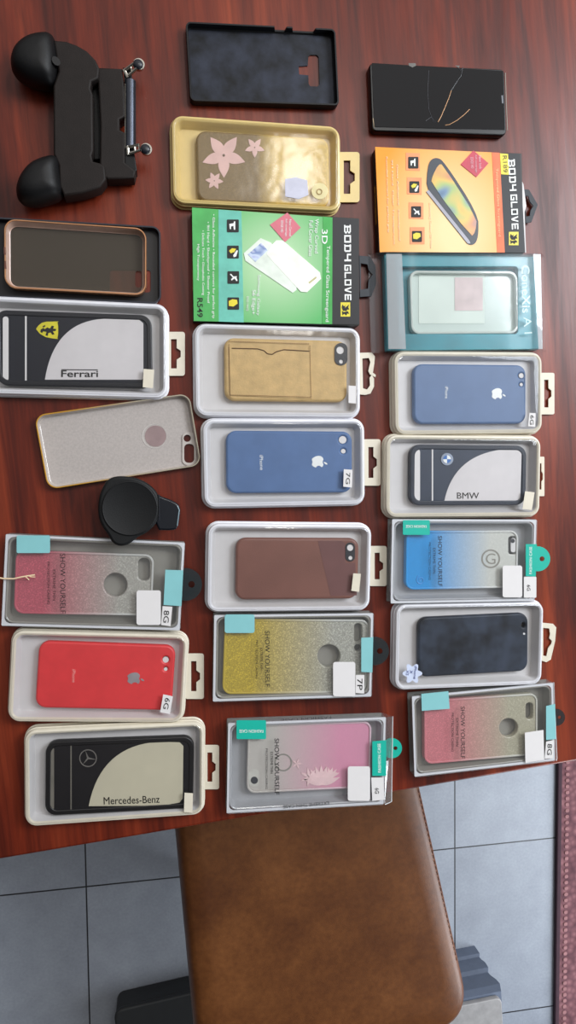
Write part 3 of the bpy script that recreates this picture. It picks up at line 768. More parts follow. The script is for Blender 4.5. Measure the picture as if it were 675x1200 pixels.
# ---------------------------------------------------------------- screen guard boxes
def board(F, r, m_top, ht, side):
    shp('carton', [rrect(F.L, F.W, .0008, 2)], 0, ht, side, r, .0004, label='black carton sides')
def icons(F, r, c, boxes, z):
    def flat(nm, F, pl, z, m, s, crop=None):
        for p in pl: o = globals()['flat'](nm, F, [p], z, m, s, crop=crop)
        return o
    s = globals()['flat']('icon_square', F, [rr(*b, 3) for b in boxes], z, INK, r, crop=c)
    x0, y0, x1, y1 = boxes[0]; w = x1-x0
    f = lambda b, pts: [(b[0]+w*u, b[1]+(b[3]-b[1])*v) for u, v in pts]
    flat('icon_figure', F, [f(boxes[0], [(.2, .35), (.55, .3), (.6, .15), (.7, .15), (.7, .8), (.58, .8), (.55, .5), (.35, .55), (.35, .75), (.25, .75)]),
        f(boxes[1], [(.5, .75), (.8, .35), (.9, .4), (.75, .85), (.55, .9)]), f(boxes[2], [(.2, .25), (.3, .2), (.5, .42), (.8, .4), (.75, .5), (.85, .75), (.75, .8), (.6, .58), (.35, .75), (.3, .65), (.45, .5)])], z+.0003, WINK, s, crop=c)
    flat('icon_figure', F, [f(boxes[1], [(.15, .4), (.4, .2), (.75, .25), (.6, .5), (.3, .6)]), f(boxes[3], [(.1, .3), (.4, .15), (.8, .2), (.85, .5), (.5, .75), (.12, .7)])], z+.0003, YEL, s, crop=c)
YEL = mat('print_yellow', (232, 214, 40), .4)
GRID = {'B': [(0,0,.22,1),(-.12,0,.84,.19),(0,.41,.84,.59),(-.12,.81,.84,1),(.76,.1,1,.42),(.76,.58,1,.9)], 'O': [(0,0,.22,1),(.78,0,1,1),(0,0,1,.2),(0,.8,1,1)],
    'D': [(.1,0,.32,1),(.78,.1,1,.9),(0,0,.9,.2),(0,.8,.9,1)], 'Y': [(0,.42,.22,1),(.76,0,1,1),(0,.38,1,.58)], 'G': [(0,0,.22,1),(0,0,1,.2),(0,.8,1,1),(.78,0,1,.56),(.45,.4,1,.56)],
    'L': [(0,0,.22,1),(0,0,1,.2)], 'E': [(0,0,.22,1),(0,0,1,.2),(0,.4,.9,.6),(0,.8,1,1)]}
def blockword(F, r, c, word, a, b, h, z):
    n = len(word)*1.22-.22; dx, dy = (b[0]-a[0])/n, (b[1]-a[1])/n; l = math.hypot(b[0]-a[0], b[1]-a[1]); ux, uy = (b[1]-a[1])/l*h, -(b[0]-a[0])/l*h
    P = []; x = 0
    f = lambda u, v: (a[0]+dx*(x+u)+ux*v, a[1]+dy*(x+u)+uy*v)
    for ch_ in word:
        if ch_ == 'V': P.append([f(0, 1), f(.25, 1), f(.55, .3), f(.78, 1), f(1, 1), f(.68, 0), f(.38, 0)])
        for q in GRID.get(ch_, ()): P.append([f(q[0], q[1]), f(q[2], q[1]), f(q[2], q[3]), f(q[0], q[3])])
        x += 1.22 if ch_ != ' ' else .5
    flat('brand_lettering', F, P, z, WINK, r, crop=c)
def handlogo(F, r, c, x0, y0, x1, y1, z):
    s = flat('hand_logo', F, [[(x0, y0), (x1, y0), (x1, y1), (x0, y1)]], z, YEL, r, crop=c, label='yellow square with black hand mark')
    f = lambda pts: [(x0+(x1-x0)*u, y0+(y1-y0)*v) for u, v in pts]
    flat('hand_mark', F, [f([(.12, .35), (.2, .15), (.35, .28), (.5, .2), (.45, .38), (.62, .3), (.88, .15), (.8, .35), (.9, .5), (.7, .5), (.62, .62), (.45, .58), (.3, .6), (.2, .5)]),
        f([(.15, .6), (.3, .68), (.5, .66), (.75, .62), (.9, .8), (.7, .78), (.6, .92), (.4, .8), (.2, .9)])], z+.0003, INK, s, crop=c)
BLK = mat('black_card', (34, 34, 38), .45, var=.03, spec=.35)

c = Crop(210, 230, 2.935)
ht = .016
F = Frame([(44, 38), (618, 80), (620, 441), (50, 430)], ht, c)
r = root('screen_protector_box', F, 'green and black screen guard carton', 'box')
shp('carton', [rrect(F.L, F.W, .0008, 2)], 0, ht, mat('green_box_side', (20, 24, 20), .45), r, .0004)
z = ht+.0001
cx, cy = F.p((330, 230), z)
flat('front_panel', F, [[(44, 39), (526, 73), (526, 440), (50, 429)]], z, radial('green_burst', cx, cy, .075, (190, 224, 180), (96, 184, 108)), r, crop=c)
z += .0003
flat('green_panel', F, [[(44, 39), (134, 46), (136, 431), (50, 429)]], z, mat('leaf_green_card', (84, 178, 96), .5, spec=.35), r, crop=c)
flat('teal_band', F, [[(135, 46), (214, 52), (222, 434), (136, 431)]], z, mat('sea_green_card', (112, 196, 178), .5, spec=.35), r, crop=c)
flat('green_strip', F, [[(494, 70), (527, 73), (526, 440), (492, 439)]], z, mat('grass_green_card', (72, 172, 84), .5, spec=.35), r, crop=c)
flat('black_panel', F, [[(527, 73), (617, 80), (620, 441), (526, 440)]], z, BLK, r, crop=c)
z += .0003
blockword(F, r, c, 'BODY', (567, 102), (568, 224), 23, z); blockword(F, r, c, 'GLOVE', (568, 236), (569, 358), 23, z)
handlogo(F, r, c, 555, 365, 588, 414, z)
prints('printed_text', F, [('3D', (490, 114), (490, 164), 20, .01), ('Tempered Glass Screenguard', (504, 170), (500, 432), 15), ('Wrap Curved', (464, 78), (462, 196), 16), ('Full Cover Glass', (447, 84), (445, 206), 13),
    ('Samsung Galaxy', (268, 270), (264, 410), 13), ('S6 Edge+', (248, 322), (246, 406), 15), ('GOLD / WHITE', (232, 344), (230, 394), 8),
    ('• Glass Adhesive • Rounded corners for perfect grip', (112, 62), (112, 420), 11), ('• 9H Hard • Shockproof • Shatter Proof', (93, 88), (94, 368), 11), ('• Delicate Touch • Oleophobic Coating', (76, 118), (77, 340), 10), ('High Transparency', (60, 165), (60, 290), 10)], z, WINK, r, c)
prints('price_code', F, [('R549', (62, 350), (62, 416), 19, .01)], z, INK, r, c)
icons(F, r, c, [(164, 80, 205, 124), (165, 170, 205, 214), (166, 258, 206, 301), (166, 348, 206, 390)], z)
s = flat('diamond_flash', F, [[(312, 98), (372, 56), (418, 108), (364, 158)]], z, mat('raspberry_print', (214, 104, 122), .4), r, crop=c)
prints('printed_words', F, [('New Curved', (378, 80), (378, 138), 8), ('full coverage', (364, 78), (363, 138), 8), ('EDGE HD', (350, 84), (349, 124), 8)], z+.0003, WINK, s, c)
s = flat('phone_picture', F, [[(222, 196), (280, 144), (316, 160), (400, 282), (404, 322), (390, 332), (228, 222)]], z, mat('pale_phone_print', (228, 238, 226), .35), r, crop=c)
flat('phone_picture', F, [[(318, 168), (334, 152), (356, 152), (484, 262), (488, 284), (440, 330), (418, 328), (300, 200)]], z+.0002, mat('white_phone_print', (246, 248, 238), .35), r, crop=c)
flat('phone_screen_picture', F, [[(236, 200), (282, 160), (304, 186), (262, 226)]], z+.0003, screenart('bluish_screen_print', [(240, 240, 250), (90, 120, 180), (200, 215, 235), (140, 150, 210)], 80), s, crop=c)
flat('phone_detail', F, [[(444, 296), (470, 276), (473, 281), (448, 301)]], z+.0003, mat('pale_khaki', (196, 190, 140), .5), s, crop=c)
HK = mat('smoky_grey_hook', (58, 62, 68), .5, spec=.3)
flat('hanger_hook', F, [[[(618, 205), (655, 208), (674, 240), (676, 305), (660, 345), (620, 348)], [(624, 232), (646, 236), (650, 256), (664, 270), (650, 288), (648, 318), (624, 322)]]], .004, HK, r, .0014, c, bev=.0004)
ys = Frame([(0, 0), (1, 0), (1, 1), (0, 1)], .01, c)
# small gold lettering on the carton's end
bm = None
def side_text(F, r, s, y0, y1, z0, z1, m):
    vs, ps, a0, a1, b0, b1 = glyphs(s, 0)
    V = [(-F.L/2-.0002-(.0002 if q > 0 else 0), y0+(y1-y0)*((x-a0)/(a1-a0)), z0+(z1-z0)*((y-b0)/(b1-b0))) for x, y, q in vs]
    me = bpy.data.meshes.new('end_lettering'); me.from_pydata(V, [], ps); me.materials.append(m); link('end_lettering', me, r)
side_text(F, r, 'BODY GLOVE SCREENGUARD', F.W*.1, -F.W*.22, .005, .011, mat('gold_ink', (200, 180, 90), .5))

c = Crop(430, 160, 2.935)
ht = .013
F = Frame([(28, 36), (527, 60), (545, 400), (43, 398)], ht, c)
r = root('screen_protector_box', F, 'orange and black screen guard carton', 'box')
shp('carton', [rrect(F.L, F.W, .0008, 2)], 0, ht, mat('orange_box_side', (40, 24, 18), .45), r, .0004)
z = ht+.0001
cx, cy = F.p((300, 330), z)
flat('front_panel', F, [[(28, 36), (455, 56), (474, 399), (44, 398)]], z, radial('orange_burst', cx, cy, .10, (255, 222, 168), (250, 158, 40), .8), r, crop=c)
z += .0003
flat('icon_band', F, [[(122, 41), (200, 45), (212, 398), (136, 398)]], z, mat('deep_orange_card', (250, 150, 84), .35, coat=.3), r, crop=c) if False else None
flat('coral_strip', F, [[(430, 55), (456, 56), (474, 399), (448, 399)]], z, mat('coral_card', (246, 126, 84), .5, spec=.35), r, crop=c)
flat('black_panel', F, [[(456, 56), (526, 60), (544, 400), (474, 399)]], z, BLK, r, crop=c)
flat('icon_plate', F, [[(134, 56), (182, 58), (182, 118), (134, 116)], [(138, 140), (188, 142), (188, 200), (138, 198)], [(144, 226), (194, 228), (194, 284), (144, 282)], [(148, 312), (198, 312), (198, 370), (148, 370)]], z, mat('tangerine_print', (250, 152, 96), .4), r, crop=c)
z += .0003
blockword(F, r, c, 'BODY', (485, 82), (491, 188), 23, z); blockword(F, r, c, 'GLOVE', (493, 200), (498, 320), 23, z)
handlogo(F, r, c, 488, 328, 521, 374, z)
s = flat('price_label', F, [[(457, 58), (485, 60), (489, 132), (461, 130)]], z, YEL, r, crop=c)
prints('price_code', F, [('R189', (467, 66), (470, 124), 14)], z+.0003, mat('olive_ink', (110, 100, 20), .5), s, c)
prints('printed_text', F, [('Tempered Glass Screenguard', (440, 110), (450, 344), 11)], z, mat('peach_ink', (255, 206, 150), .5), r, c)
prints('printed_text', F, [('Samsung Galaxy S5 Neo', (212, 228), (216, 384), 9), ('Glass Adhesive  Shockproof', (100, 96), (108, 360), 7), ('9H Hard  Clear Transparent', (82, 80), (90, 372), 7), ('Rounded corners for perfect grip', (64, 70), (70, 330), 7)], z, mat('pale_peach_ink', (255, 226, 190), .5), r, c)
icons(F, r, c, [(142, 70, 177, 110), (146, 154, 180, 194), (152, 240, 186, 278), (155, 325, 189, 363)], z)
s = flat('diamond_flash', F, [[(322, 96), (366, 48), (418, 92), (376, 140)]], z, mat('crimson_print', (196, 44, 70), .4), r, crop=c)
prints('printed_words', F, [('New look', (384, 66), (386, 112), 9), ('full coverage', (370, 64), (372, 124), 8), ('EDGE HD', (356, 72), (358, 110), 9)], z+.0003, mat('pink_print', (240, 190, 200), .5), s, c)
s = flat('phone_picture', F, [smooth_poly([(208, 112), (218, 80), (240, 72), (264, 84), (382, 266), (384, 335), (374, 370), (350, 374), (332, 352), (204, 192)])], z, mat('graphite_print', (44, 50, 62), .35), r, crop=c)
flat('phone_side_picture', F, [[(204, 190), (212, 184), (352, 358), (356, 368), (346, 368)]], z+.0003, mat('silver_print', (170, 168, 180), .35), s, crop=c)
flat('phone_screen_picture', F, [smooth_poly([(246, 96), (260, 96), (378, 280), (373, 328), (358, 346), (220, 160), (226, 134)],1)], z+.0003, screenart('rainbow_screen_print', [(50, 84, 120), (110, 140, 170), (170, 190, 120), (226, 190, 96), (214, 150, 104), (120, 116, 160)], 28), s, crop=c)
flat('hanger_hook', F, [[[(538, 182), (556, 184), (586, 236), (564, 296), (544, 300)], [(543, 205), (553, 207), (558, 226), (570, 240), (560, 256), (558, 274), (546, 276)]]], .004, HK, r, .0014, c, bev=.0004)
flat('paper_flap', F, [[(524, 58), (529, 60), (531, 150), (538, 165), (548, 240), (542, 260), (547, 400), (540, 400)]], ht-.001, PAPER, r, .0003, c)
side_text(F, r, 'BODY GLOVE SCREENGUARD', F.W*.15, -F.W*.22, .004, .009, mat('gold_ink2', (210, 150, 60), .5))

# --- teal box in a clear bag
c = Crop(430, 285, 2.935)
ht = .016
F = Frame([(66, 36), (597, 38), (604, 364), (74, 364)], ht, c)
r = root('phone_case_box', F, 'teal box in clear plastic bag printed ConeXis', 'box')
TEALC = mat('teal_card', (16, 138, 154), .35, coat=.4, var=.12, vs=20)
shp('teal_carton', [rrect(F.L, F.W, .0008, 2), F.pts(rr(112, 80, 520, 312, 12), .010)], 0, .010, TEALC, r, .0005)
shp('window_tray', [rrect(F.L-.012, F.W-.012, .004, 3)], 0, .0012, TEALC, r)
loft('clear_window_cover', rings(F.L, F.W, .001, [(0, 9.8), (0, ht*1000-.4), (.4, ht*1000)], 2), clear('milky_cover', gl=.0, rough=.15, bump=.2, bs=30, haze=.0), r, capa=False)
flat('milky_end', F, [[(66, 37), (120, 37), (134, 364), (74, 364)]], ht, clear('milky_end', gl=.05, haze=.4, bump=.5), r, crop=c, label='whitish folded film end')
flat('milky_end', F, [[(572, 38), (597, 38), (604, 364), (590, 364)]], ht, MATS['milky_end'], r, crop=c, label='whitish folded film end')
prints('brand_lettering', F, [('ConeXis', (531, 76), (534, 240), 28, .012)], ht+.0003, mat('pale_teal_ink', (206, 232, 232), .4), r, c)
prints('brand_lettering', F, [('A I', (538, 254), (542, 312), 26)], ht+.0003, mat('pale_teal_ink2', (190, 222, 224), .4), r, c)
# bag around the box
w0, w1 = F.L/2+.006, F.W/2+.0012
bl_, tl_ = F.p((18, 362), .004), F.p((28, 36), .012)
rg = []
for k in range(2):
    pass
xs = [-F.L/2-.017, -F.L/2-.008, -F.L/2-.001, -F.L*.25, 0, F.L*.25, F.L/2+.001, F.L/2+.006, F.L/2+.011]
hs = [(.004, .0055), (.0025, .012), (.001, ht+.0012), (.001, ht+.001), (.001, ht+.0014), (.001, ht+.001), (.001, ht+.0012), (.002, .012), (.003, .0045)]
for x, (za, zb) in zip(xs, hs):
    rg.append([(x, -w1, za), (x, -w1-.0006, (za+zb)/2), (x, -w1, zb), (x, -w1*.4, zb+.0003), (x, w1*.4, zb), (x, w1, zb), (x, w1+.0006, (za+zb)/2), (x, w1, za)])
loft('plastic_bag', rg, clear('bag_film', gl=.0, rough=.2, bump=.3, bs=30, haze=.02), r, capa=False, capb=False, ang=1)
F2 = Frame([(150, 92), (524, 92), (526, 310), (155, 310)], .012, c)
k = case_root(F2, 'clear frosted phone case showing through the teal box window')
CL = clear('frosted_case', gl=.08, rough=.15, haze=.72, bump=.1, hazec=(220, 236, 230))
shp('case_shell', [rrect(F2.L, F2.W, .010, 8)], .0014, .0030, CL, k)
shp('raised_rim', [rrect(F2.L, F2.W, .010, 8), rrect(F2.L-.006, F2.W-.006, .0075, 8)], .0030, .0090, clear('rim_clear', gl=.12, rough=.1, haze=.65, hazec=(226, 236, 230)), k, .001)
flat('inner_card', F2, [[(178, 108), (404, 108), (404, 276), (178, 276)]], .0031, mat('white_insert', (214, 226, 218), .5, var=.05, vs=20), k, crop=c)
flat('pink_patch', F2, [[(302, 118), (398, 118), (398, 232), (302, 232)]], .0035, mat('blush_insert', (214, 196, 196), .5), k, crop=c, label='blush pink patch')

# ---------------------------------------------------------------- loose cases
def open_case(F, r, m_rim, m_floor, h, wall=.0016, R0=.012, holes=(), zf=.0012, crop=None, notches=()):
    loops = [rrect(F.L-.001, F.W-.001, R0-.0005, 8)]+[F.pts(hh, zf, crop) for hh in holes]
    shp('case_back', loops, .0002, zf, m_floor, r)
    rg = rings(F.L, F.W, R0, [(1.2, 0), (.2, .8), (0, 3), (0, h*1000-1), (.3, h*1000), (wall*1000, h*1000), (wall*1000+.1, h*1000-1.2), (wall*1000-.1, 3), (wall*1000+1, zf*1000)], 8)
    # side cut-outs: drop the wall ring vertices between given x ranges on the +y side
    bm = bmesh.new(); 
    def dens(rg_):
        out = []
        k = len(rg_)
        for i in range(k):
            a, b = Vector(rg_[i]), Vector(rg_[(i+1) % k]); n = max(1, int(round((b-a).length/.002))) if (b-a).length > .02 else 1
            for j in range(n): out.append(tuple(a.lerp(b, j/n)))
        return out
    nd = None; RR = []
    base = rg[0]; k = len(base); cnt = []
    for i in range(k):
        l = (Vector(rg[3][i])-Vector(rg[3][(i+1) % k])).length; cnt.append(int(round(l/.0015)) if l > .02 else 1)
    for g_ in rg:
        o_ = []
        for i in range(k):
            a, b = Vector(g_[i]), Vector(g_[(i+1) % k])
            for j in range(cnt[i]): o_.append(a.lerp(b, j/cnt[i]))
        RR.append(o_)
    for g_ in RR:
        for v in g_:
            for (a, b, side, lo) in notches:
                if side == 'y' and v.y > F.W/2-.006 and a < v.x < b and v.z > lo: v.z = lo
                if side == '-x' and v.x < -F.L/2+.006 and a < v.y < b and v.z > lo: v.z = lo
    return loft('case_wall', RR, m_rim, r, capa=False, capb=False)

c = Crop(190, 10, 2.8125)
F = Frame([(77, 40), (572, 68), (584, 318), (93, 306)], .011, c)
r = case_root(F, 'empty matte black phone case with T-shaped camera cutout')
hole = [(450, 190), (480, 188), (482, 158), (488, 153), (510, 153), (516, 160), (519, 250), (513, 257), (488, 256), (483, 248), (482, 220), (452, 217)]
xa = F.p((372, 60), .011)[0]; xb = F.p((411, 60), .011)[0]; xd = F.p((432, 60), .011)[0]; xe = F.p((505, 60), .011)[0]
open_case(F, r, mat('matte_black_rubber', (15, 16, 20), .5, var=.1, spec=.3), mat('scuffed_black_rubber', (38, 42, 54), .6, var=.49, vs=38, spec=.3), .011, .0018, .0055, [hole], .0016, c, [(xa, xb, 'y', .004), (xd, xe, 'y', .004)])

c = Crop(0, 240, 3)
F = Frame([(-40, 36), (566, 80), (566, 344), (-40, 328)], .009, c)
r = case_root(F, 'black case with shiny blue rim lying beneath the copper-rimmed one')
h_ = rr(386, 230, 530, 308, 10)
open_case(F, r, mat('blue_black_plastic', (22, 26, 40), .2, coat=.6), mat('black_inner', (18, 16, 20), .5), .009, .0018, .009, [h_], .0012, c)
F = Frame([(10, 48), (512, 78), (518, 320), (16, 288)], .014, c)
r = case_root(F, 'smoky clear phone case with copper rim resting on black case')
F.o.z = TZ
r.location.z = TZ
COP = mat('copper_plating', (206, 152, 112), .28, .75, var=.05)
sm = clear('smoky_back', tint=(.85, .8, .76), gl=.02, haze=.24, hazec=(108, 100, 88), bump=.2, bs=80)
PZ = Vector((0, 0, .0014))
shp('case_back', [rrect(F.L-.002, F.W-.002, .011, 8), F.pts(rr(476, 232, 498, 290, 9), .003, c)], .0016, .0028, sm, r)
loft('copper_rim', rings(F.L, F.W, .012, [(1, 1.6), (.2, 2.4), (0, 5), (0, 12.2), (.6, 13), (1.4, 13), (1.8, 12.2)], 8), COP, r, capa=False, capb=False)
loft('inner_wall', rings(F.L, F.W, .012, [(1.8, 12.2), (2.0, 9), (3.6, 3.2), (4.4, 2.8)], 8), mat('pinkish_tpu', (196, 164, 148), .3, coat=.3), r, capa=False, capb=False, label='pinkish inner wall')
flat('port_slot', F, [[(14, 150), (20, 150), (21, 176), (15, 176)], [(16, 198), (21, 198), (23, 226), (17, 226)]], .0122, mat('slot_brown', (110, 66, 50), .5), r, crop=c, th=.0012)

c = Crop(30, 440, 3.068)
F = Frame([(34, 146), (592, 58), (630, 328), (74, 408)], .009, c)
r = case_root(F, 'clear frosted case with gold edge lying between package and box')
GO = mat('gold_plating', (222, 178, 90), .22, .85, var=.03)
def goldfade():
    n = NT('gold_to_clear_plating'); co = n.coords(); s = n.new('ShaderNodeSeparateXYZ'); n.ln(co, s.inputs[0])
    mr = n.new('ShaderNodeMapRange'); n.ln(s.outputs[0], mr.inputs[0]); mr.inputs[1].default_value = -.045; mr.inputs[2].default_value = .03
    n.ln(n.mix(mr.outputs[0], lin((222, 170, 70)), lin((196, 188, 168))), n.b.inputs['Base Color'])
    n.b.inputs['Metallic'].default_value = .55; n.b.inputs['Roughness'].default_value = .22; return n.m
h1, h2, h3 = circ(467, 218, 38, 32), circ(581, 226, 13), rr(570, 246, 606, 314, 15, 6)
shp('case_back', [rrect(F.L-.001, F.W-.001, .011, 8)]+[F.pts(h, .0015, c) for h in (h2, h3)], .0004, .0014, mat('frosted_glitter_back', (178, 170, 166), .45, var=.06, vs=500), r)
loft('gold_rim', rings(F.L, F.W, .0115, [(.8, 0), (0, 1), (0, 8), (.5, 8.8), (1.2, 8.8), (1.6, 8)], 8), goldfade(), r, capa=False, capb=False)
loft('inner_wall', rings(F.L, F.W, .0115, [(1.6, 8), (1.9, 6), (3.0, 1.8), (3.6, 1.5)], 8), mat('clear_grey_tpu', (186, 176, 168), .25, coat=.4), r, capa=False, capb=False)
flat('logo_window', F, [h1], .0014, mat('mauve_window', (150, 128, 128), .35), r, crop=c, label='darker round window')
flat('logo_ring', F, [[circ(463, 218, 44, 32), circ(464, 218, 42.5, 32)]], .0015, mat('silver_ring_line', (205, 200, 196), .3), r, crop=c)
flat('camera_ring', F, [[rr(563, 205, 612, 322, 18, 6), h2, h3]], .0014, mat('clear_grey_ring', (192, 184, 178), .25, coat=.5), r, .0012, c)

# ---------------------------------------------------------------- cracked phone
c = Crop(420, 50, 2.8125)
F = Frame([(36, 62), (483, 88), (490, 302), (46, 292)], .011, c)
r = root('smartphone', F, 'black smartphone with cracked dark screen', 'phone')
loft('phone_body', rings(F.L, F.W, .005, [(1.5, 0), (.3, 1), (0, 4), (0, 8), (.5, 9.6), (1.2, 10.2)], 5), mat('gloss_black_frame', (7, 7, 9), .3, coat=0), r)
flat('screen', F, [[(44, 68), (476, 94), (482, 288), (52, 278)]], .0102, mat('black_screen_glass', (4, 4, 9), .1, coat=0, var=.02, spec=.4), r, .0006, c)
CR = mat('crack_glint', (196, 150, 110), .3, .3)
def crk(pts, r0=.00022): return [(*F.p(p, .011), .0110) for p in pts]
tube('screen_crack', crk([(306, 158), (298, 182), (285, 214), (272, 244), (262, 262)]), .00045, CR, r)
tube('screen_crack', crk([(366, 220), (348, 238), (325, 256), (300, 270), (286, 272)]), .0004, CR, r)
for ln_ in ([(345, 78), (338, 110), (325, 128), (306, 158)], [(232, 92), (228, 160), (232, 220), (248, 262)], [(254, 262), (240, 245), (222, 258)], [(324, 76), (336, 92), (344, 84)]):
    tube('screen_crack', crk(ln_), .0002, mat('grey_crack', (80, 80, 88), .3), r, 5)
flat('speaker_slit', F, [[(471, 174), (476, 174), (478, 200), (473, 200)]], .0108, mat('slit_grey', (110, 112, 120), .4), r, crop=c)
tube('chrome_edge', [(*F.p(p, .009), .009) for p in ((484, 100), (487, 200), (491, 290))], .0006, STEEL, r)
tube('scuffed_corner', [(*F.p(p, .010), .010) for p in ((48, 250), (51, 272), (53, 280))], .0006, mat('scuff_beige', (180, 160, 130), .5), r)
flat('chipped_edge', F, [[(165, 68), (188, 68), (190, 76), (178, 82), (166, 76)], [(318, 76), (334, 76), (330, 84)]], .0108, mat('chip_grey', (110, 108, 104), .6), r, crop=c)

# ---------------------------------------------------------------- game grip
c = Crop(0, 20, 3)
GF = Frame([(60, 60), (480, 60), (480, 640), (60, 640)], .02, c)
r = root('game_grip', GF, 'black phone game controller grip with silver trigger arms', 'game controller')
BR = mat('brownish_black_plastic', (30, 24, 22), .6, var=.1, vs=80, bump=.2, bs=900, spec=.25)
def gp(pts, z): return GF.pts(pts, z, c)
shp('rear_plate', [gp([(188, 80), (232, 84), (270, 98), (305, 118), (336, 150), (350, 180), (346, 215), (322, 226), (318, 250), (326, 270), (328, 470), (322, 486), (326, 506), (350, 512), (368, 522), (373, 570), (352, 598), (290, 618), (225, 628), (208, 592), (205, 520), (188, 480), (187, 240), (204, 190)], .028)], .006, .028, BR, r, .002, label='brownish black rear plate')
shp('sliding_plate', [gp([(340, 176), (430, 180), (438, 250), (440, 350), (420, 360), (420, 395), (440, 405), (440, 510), (478, 540), (472, 566), (382, 570), (352, 556), (350, 508), (352, 380), (345, 250)], .022)], .002, .022, BR, r, .002)
shp('spine_block', [gp([(300, 240), (360, 240), (360, 500), (300, 500)], .012)], .002, .012, BLACK, r, .001)
def lobe(pts, z0, z1, name='handle'):
    P = [Vector(p) for p in gp(pts, z1*.6)]; cc = sum(P, Vector((0, 0)))/len(P); rg = []
    for t in [i/10 for i in range(11)]:
        a = -PI/2+PI*t; k = max(.25, math.cos(a)**.55 if math.cos(a) > 0 else .25); z = z0+(z1-z0)*(math.sin(a)+1)/2
        rg.append([(*(cc+(p-cc)*k), z) for p in P])
    return loft(name, rg, BLACK, r, ang=1.5)
lobe(smooth_poly([(188, 58), (140, 58), (90, 72), (48, 108), (34, 150), (42, 196), (90, 232), (150, 245), (196, 246), (206, 180), (200, 110)]), .0, .040)
lobe(smooth_poly([(208, 482), (150, 494), (104, 516), (68, 562), (54, 604), (62, 648), (110, 664), (175, 650), (226, 630), (214, 560)]), .0, .040)
tube('hinge_post', [(*GF.p((178, 152), .036, c), .026), (*GF.p((196, 150), .036, c), .034)], .0045, mat('gloss_black', (8, 8, 10), .25), r, 12)
for sx, sy in ((0, 0), (26, 347)):
    bx, by = 440+sx*.3, 185+sy
shp('end_block', [gp([(432, 178), (462, 184), (466, 232), (438, 236)], .02)], .004, .021, BLACK, r, .001)
shp('end_block', [gp([(438, 458), (470, 462), (482, 540), (462, 556), (440, 540)], .02)], .004, .021, BLACK, r, .001)
tube('rail', [(*GF.p((458, 226), .018, c), .018), (*GF.p((458, 468), .018, c), .018)], .0058, mat('gunmetal_rail', (74, 78, 88), .3, .9), r, 16, 'grey metal rail')
tube('rod', [(*GF.p((442, 236), .020, c), .020), (*GF.p((442, 464), .020, c), .020)], .0012, STEEL, r, 10, 'thin silver rod')
def trig(a, b, ball):
    A = Vector(a); B = Vector(b); d = (B-A).normalized(); n = Vector((-d.y, d.x))*12
    f = lambda q, z: (*GF.p((q.x, q.y), .026, c), z)
    tube('trigger_arm', [f(A+n, .022), f(B+n*.8, .027), f(B-n*.8, .027), f(A-n, .022)], .0017, STEEL, r, 8, 'silver fork arm')
    tube('trigger_pin', [f(A+n*1.3, .022), f(A-n*1.3, .022)], .0018, STEEL, r, 8)
    tube('trigger_pin', [f(A+(B-A)*.6+n*.7, .025), f(A+(B-A)*.6-n*.7, .025)], .0011, STEEL, r, 8)
    x, y = GF.p(ball, .028, c); rg = []
    for q, z in ((.0035, .022), (.0055, .023), (.0058, .027)): rg.append([(x+q*math.cos(t), y+q*math.sin(t), z) for t in [2*PI*i/20 for i in range(20)]])
    loft('trigger_cup', rg, STEEL, r)
    x, y = GF.p((ball[0]-3, ball[1]-2), .030, c); rg = []
    for i in range(7):
        t = i/6*PI/2; q = .0052*math.cos(t)+.00005; rg.append([(x+q*math.cos(u), y+q*math.sin(u), .027+.003*math.sin(t)) for u in [2*PI*k/20 for k in range(20)]])
    loft('trigger_pad', rg, BINK, r, ang=1.5)
trig((442, 192), (476, 174), (488, 163)); trig((450, 464), (490, 461), (514, 462))

# ---------------------------------------------------------------- round black mount
c = Crop(30, 440, 3.068)
MF = Frame([(262, 362), (480, 362), (480, 600), (262, 600)], .03, c)
r = root('car_phone_mount', MF, 'round black phone mount with rectangular tab overlapping two cases', 'phone mount')
disc = smooth_poly([(296, 372), (330, 360), (395, 366), (442, 388), (478, 424), (486, 480), (474, 530), (436, 566), (404, 580), (372, 608), (340, 616), (312, 604), (298, 576), (268, 534), (258, 486), (264, 432), (280, 394)])
GB = mat('soft_black_plastic', (17, 18, 20), .55, var=.08, bump=.15, bs=800, spec=.3)
shp('round_plate', [MF.pts(disc, .031, c)], .0225, .031, GB, r, .0028)
x, y = MF.p((375, 478), .032, c)
loft('clamp_body', [[(x+q*math.cos(t), y+q*math.sin(t)*.8, z) for t in [2*PI*i/32 for i in range(32)]] for q, z in ((.014, 0), (.018, .002), (.018, .018), (.024, .023))], BLACK, r)
loft('centre_disc', [[(x+q*math.cos(t), y+q*math.sin(t), z) for t in [2*PI*i/48 for i in range(48)]] for q, z in ((.0285, .0308), (.0285, .0320), (.0275, .0326), (.0265, .0322))], GB, r)
shp('clip_tab', [MF.pts(smooth_poly([(470, 424), (480, 432), (535, 452), (556, 470), (556, 500), (548, 548), (530, 558), (462, 556)], 1), .026, c)], .016, .026, mat('blue_black_tab', (16, 20, 28), .3, spec=.4), r, .002, label='glossy rectangular tab')
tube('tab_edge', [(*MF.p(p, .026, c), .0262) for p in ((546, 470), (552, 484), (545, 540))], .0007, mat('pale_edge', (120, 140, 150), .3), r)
shp('rim_groove', [MF.pts([(478, 428), (482, 428), (484, 520), (480, 522)], .031, c)], .0305, .0316, BINK, r)

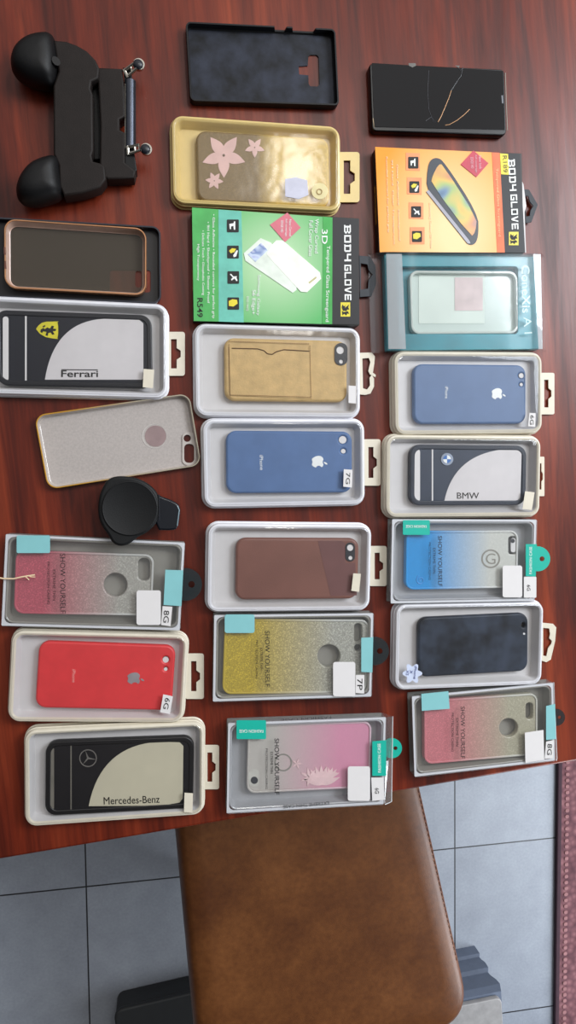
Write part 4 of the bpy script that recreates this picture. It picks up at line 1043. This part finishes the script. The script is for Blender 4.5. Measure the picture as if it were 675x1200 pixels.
# ---------------------------------------------------------------- light
w = bpy.data.worlds.new('w'); bpy.context.scene.world = w; w.use_nodes = True
nt = w.node_tree; bg = nt.nodes['Background']
tc_ = nt.nodes.new('ShaderNodeTexCoord'); sp = nt.nodes.new('ShaderNodeSeparateXYZ'); nt.links.new(tc_.outputs['Generated'], sp.inputs[0])
def mth(op, a, b, c=None):
    n = nt.nodes.new('ShaderNodeMath'); n.operation = op
    for k, v in enumerate((a, b, c)):
        if v is None: continue
        if hasattr(v, 'links'): nt.links.new(v, n.inputs[k])
        else: n.inputs[k].default_value = v
    return n.outputs[0]
rp = nt.nodes.new('ShaderNodeValToRGB'); e = rp.color_ramp.elements      # dim walls low down, bright ceiling
e[0].position = .45; e[0].color = (.05, .05, .05, 1); e[1].position = .85; e[1].color = (1.02, 1, .98, 1)
nt.links.new(mth('MULTIPLY_ADD', sp.outputs[2], .5, .5), rp.inputs[0])
nt.links.new(rp.outputs[0], bg.inputs[0])
k = mth('MULTIPLY_ADD', sp.outputs[1], .72, .40)
k = mth('MULTIPLY_ADD', sp.outputs[0], .32, k)
k = mth('MAXIMUM', k, .05)
nt.links.new(k, bg.inputs[1])

def area(name, loc, target, sx, sy, power, colr):
    l = bpy.data.lights.new(name, 'AREA'); l.shape = 'RECTANGLE'; l.size = sx; l.size_y = sy; l.energy = power; l.color = colr
    o = bpy.data.objects.new(name, l); COL.objects.link(o); o.location = loc
    o.rotation_euler = (Vector(target)-Vector(loc)).to_track_quat('-Z', 'Y').to_euler(); return o
area('window_light', (2.0, .95, TZ+1.95), (.3, -.3, .4), 1.1, 1.1, 60, (.88, .94, 1))
area('floor_fill_light', (1.5, -1.15, .75), (.5, -.7, 0), .8, 1.1, 15, (.86, .93, 1))  # added fill light to brighten the floor on the right, not a real door
lp = ray(350, 250, TZ); cz = CH/(CH+1.7)
lx, ly = lp.x/cz, lp.y/cz
area('ceiling_lamp', (lx, ly, TZ+1.7), (lx, ly, 0), .12, .5, 6, (1, .96, .9))

s = bpy.context.scene
s.view_settings.view_transform = 'Standard'; s.view_settings.look = 'None'; s.view_settings.gamma = 1
s.view_settings.use_curve_mapping = False; s.view_settings.exposure = 0.16
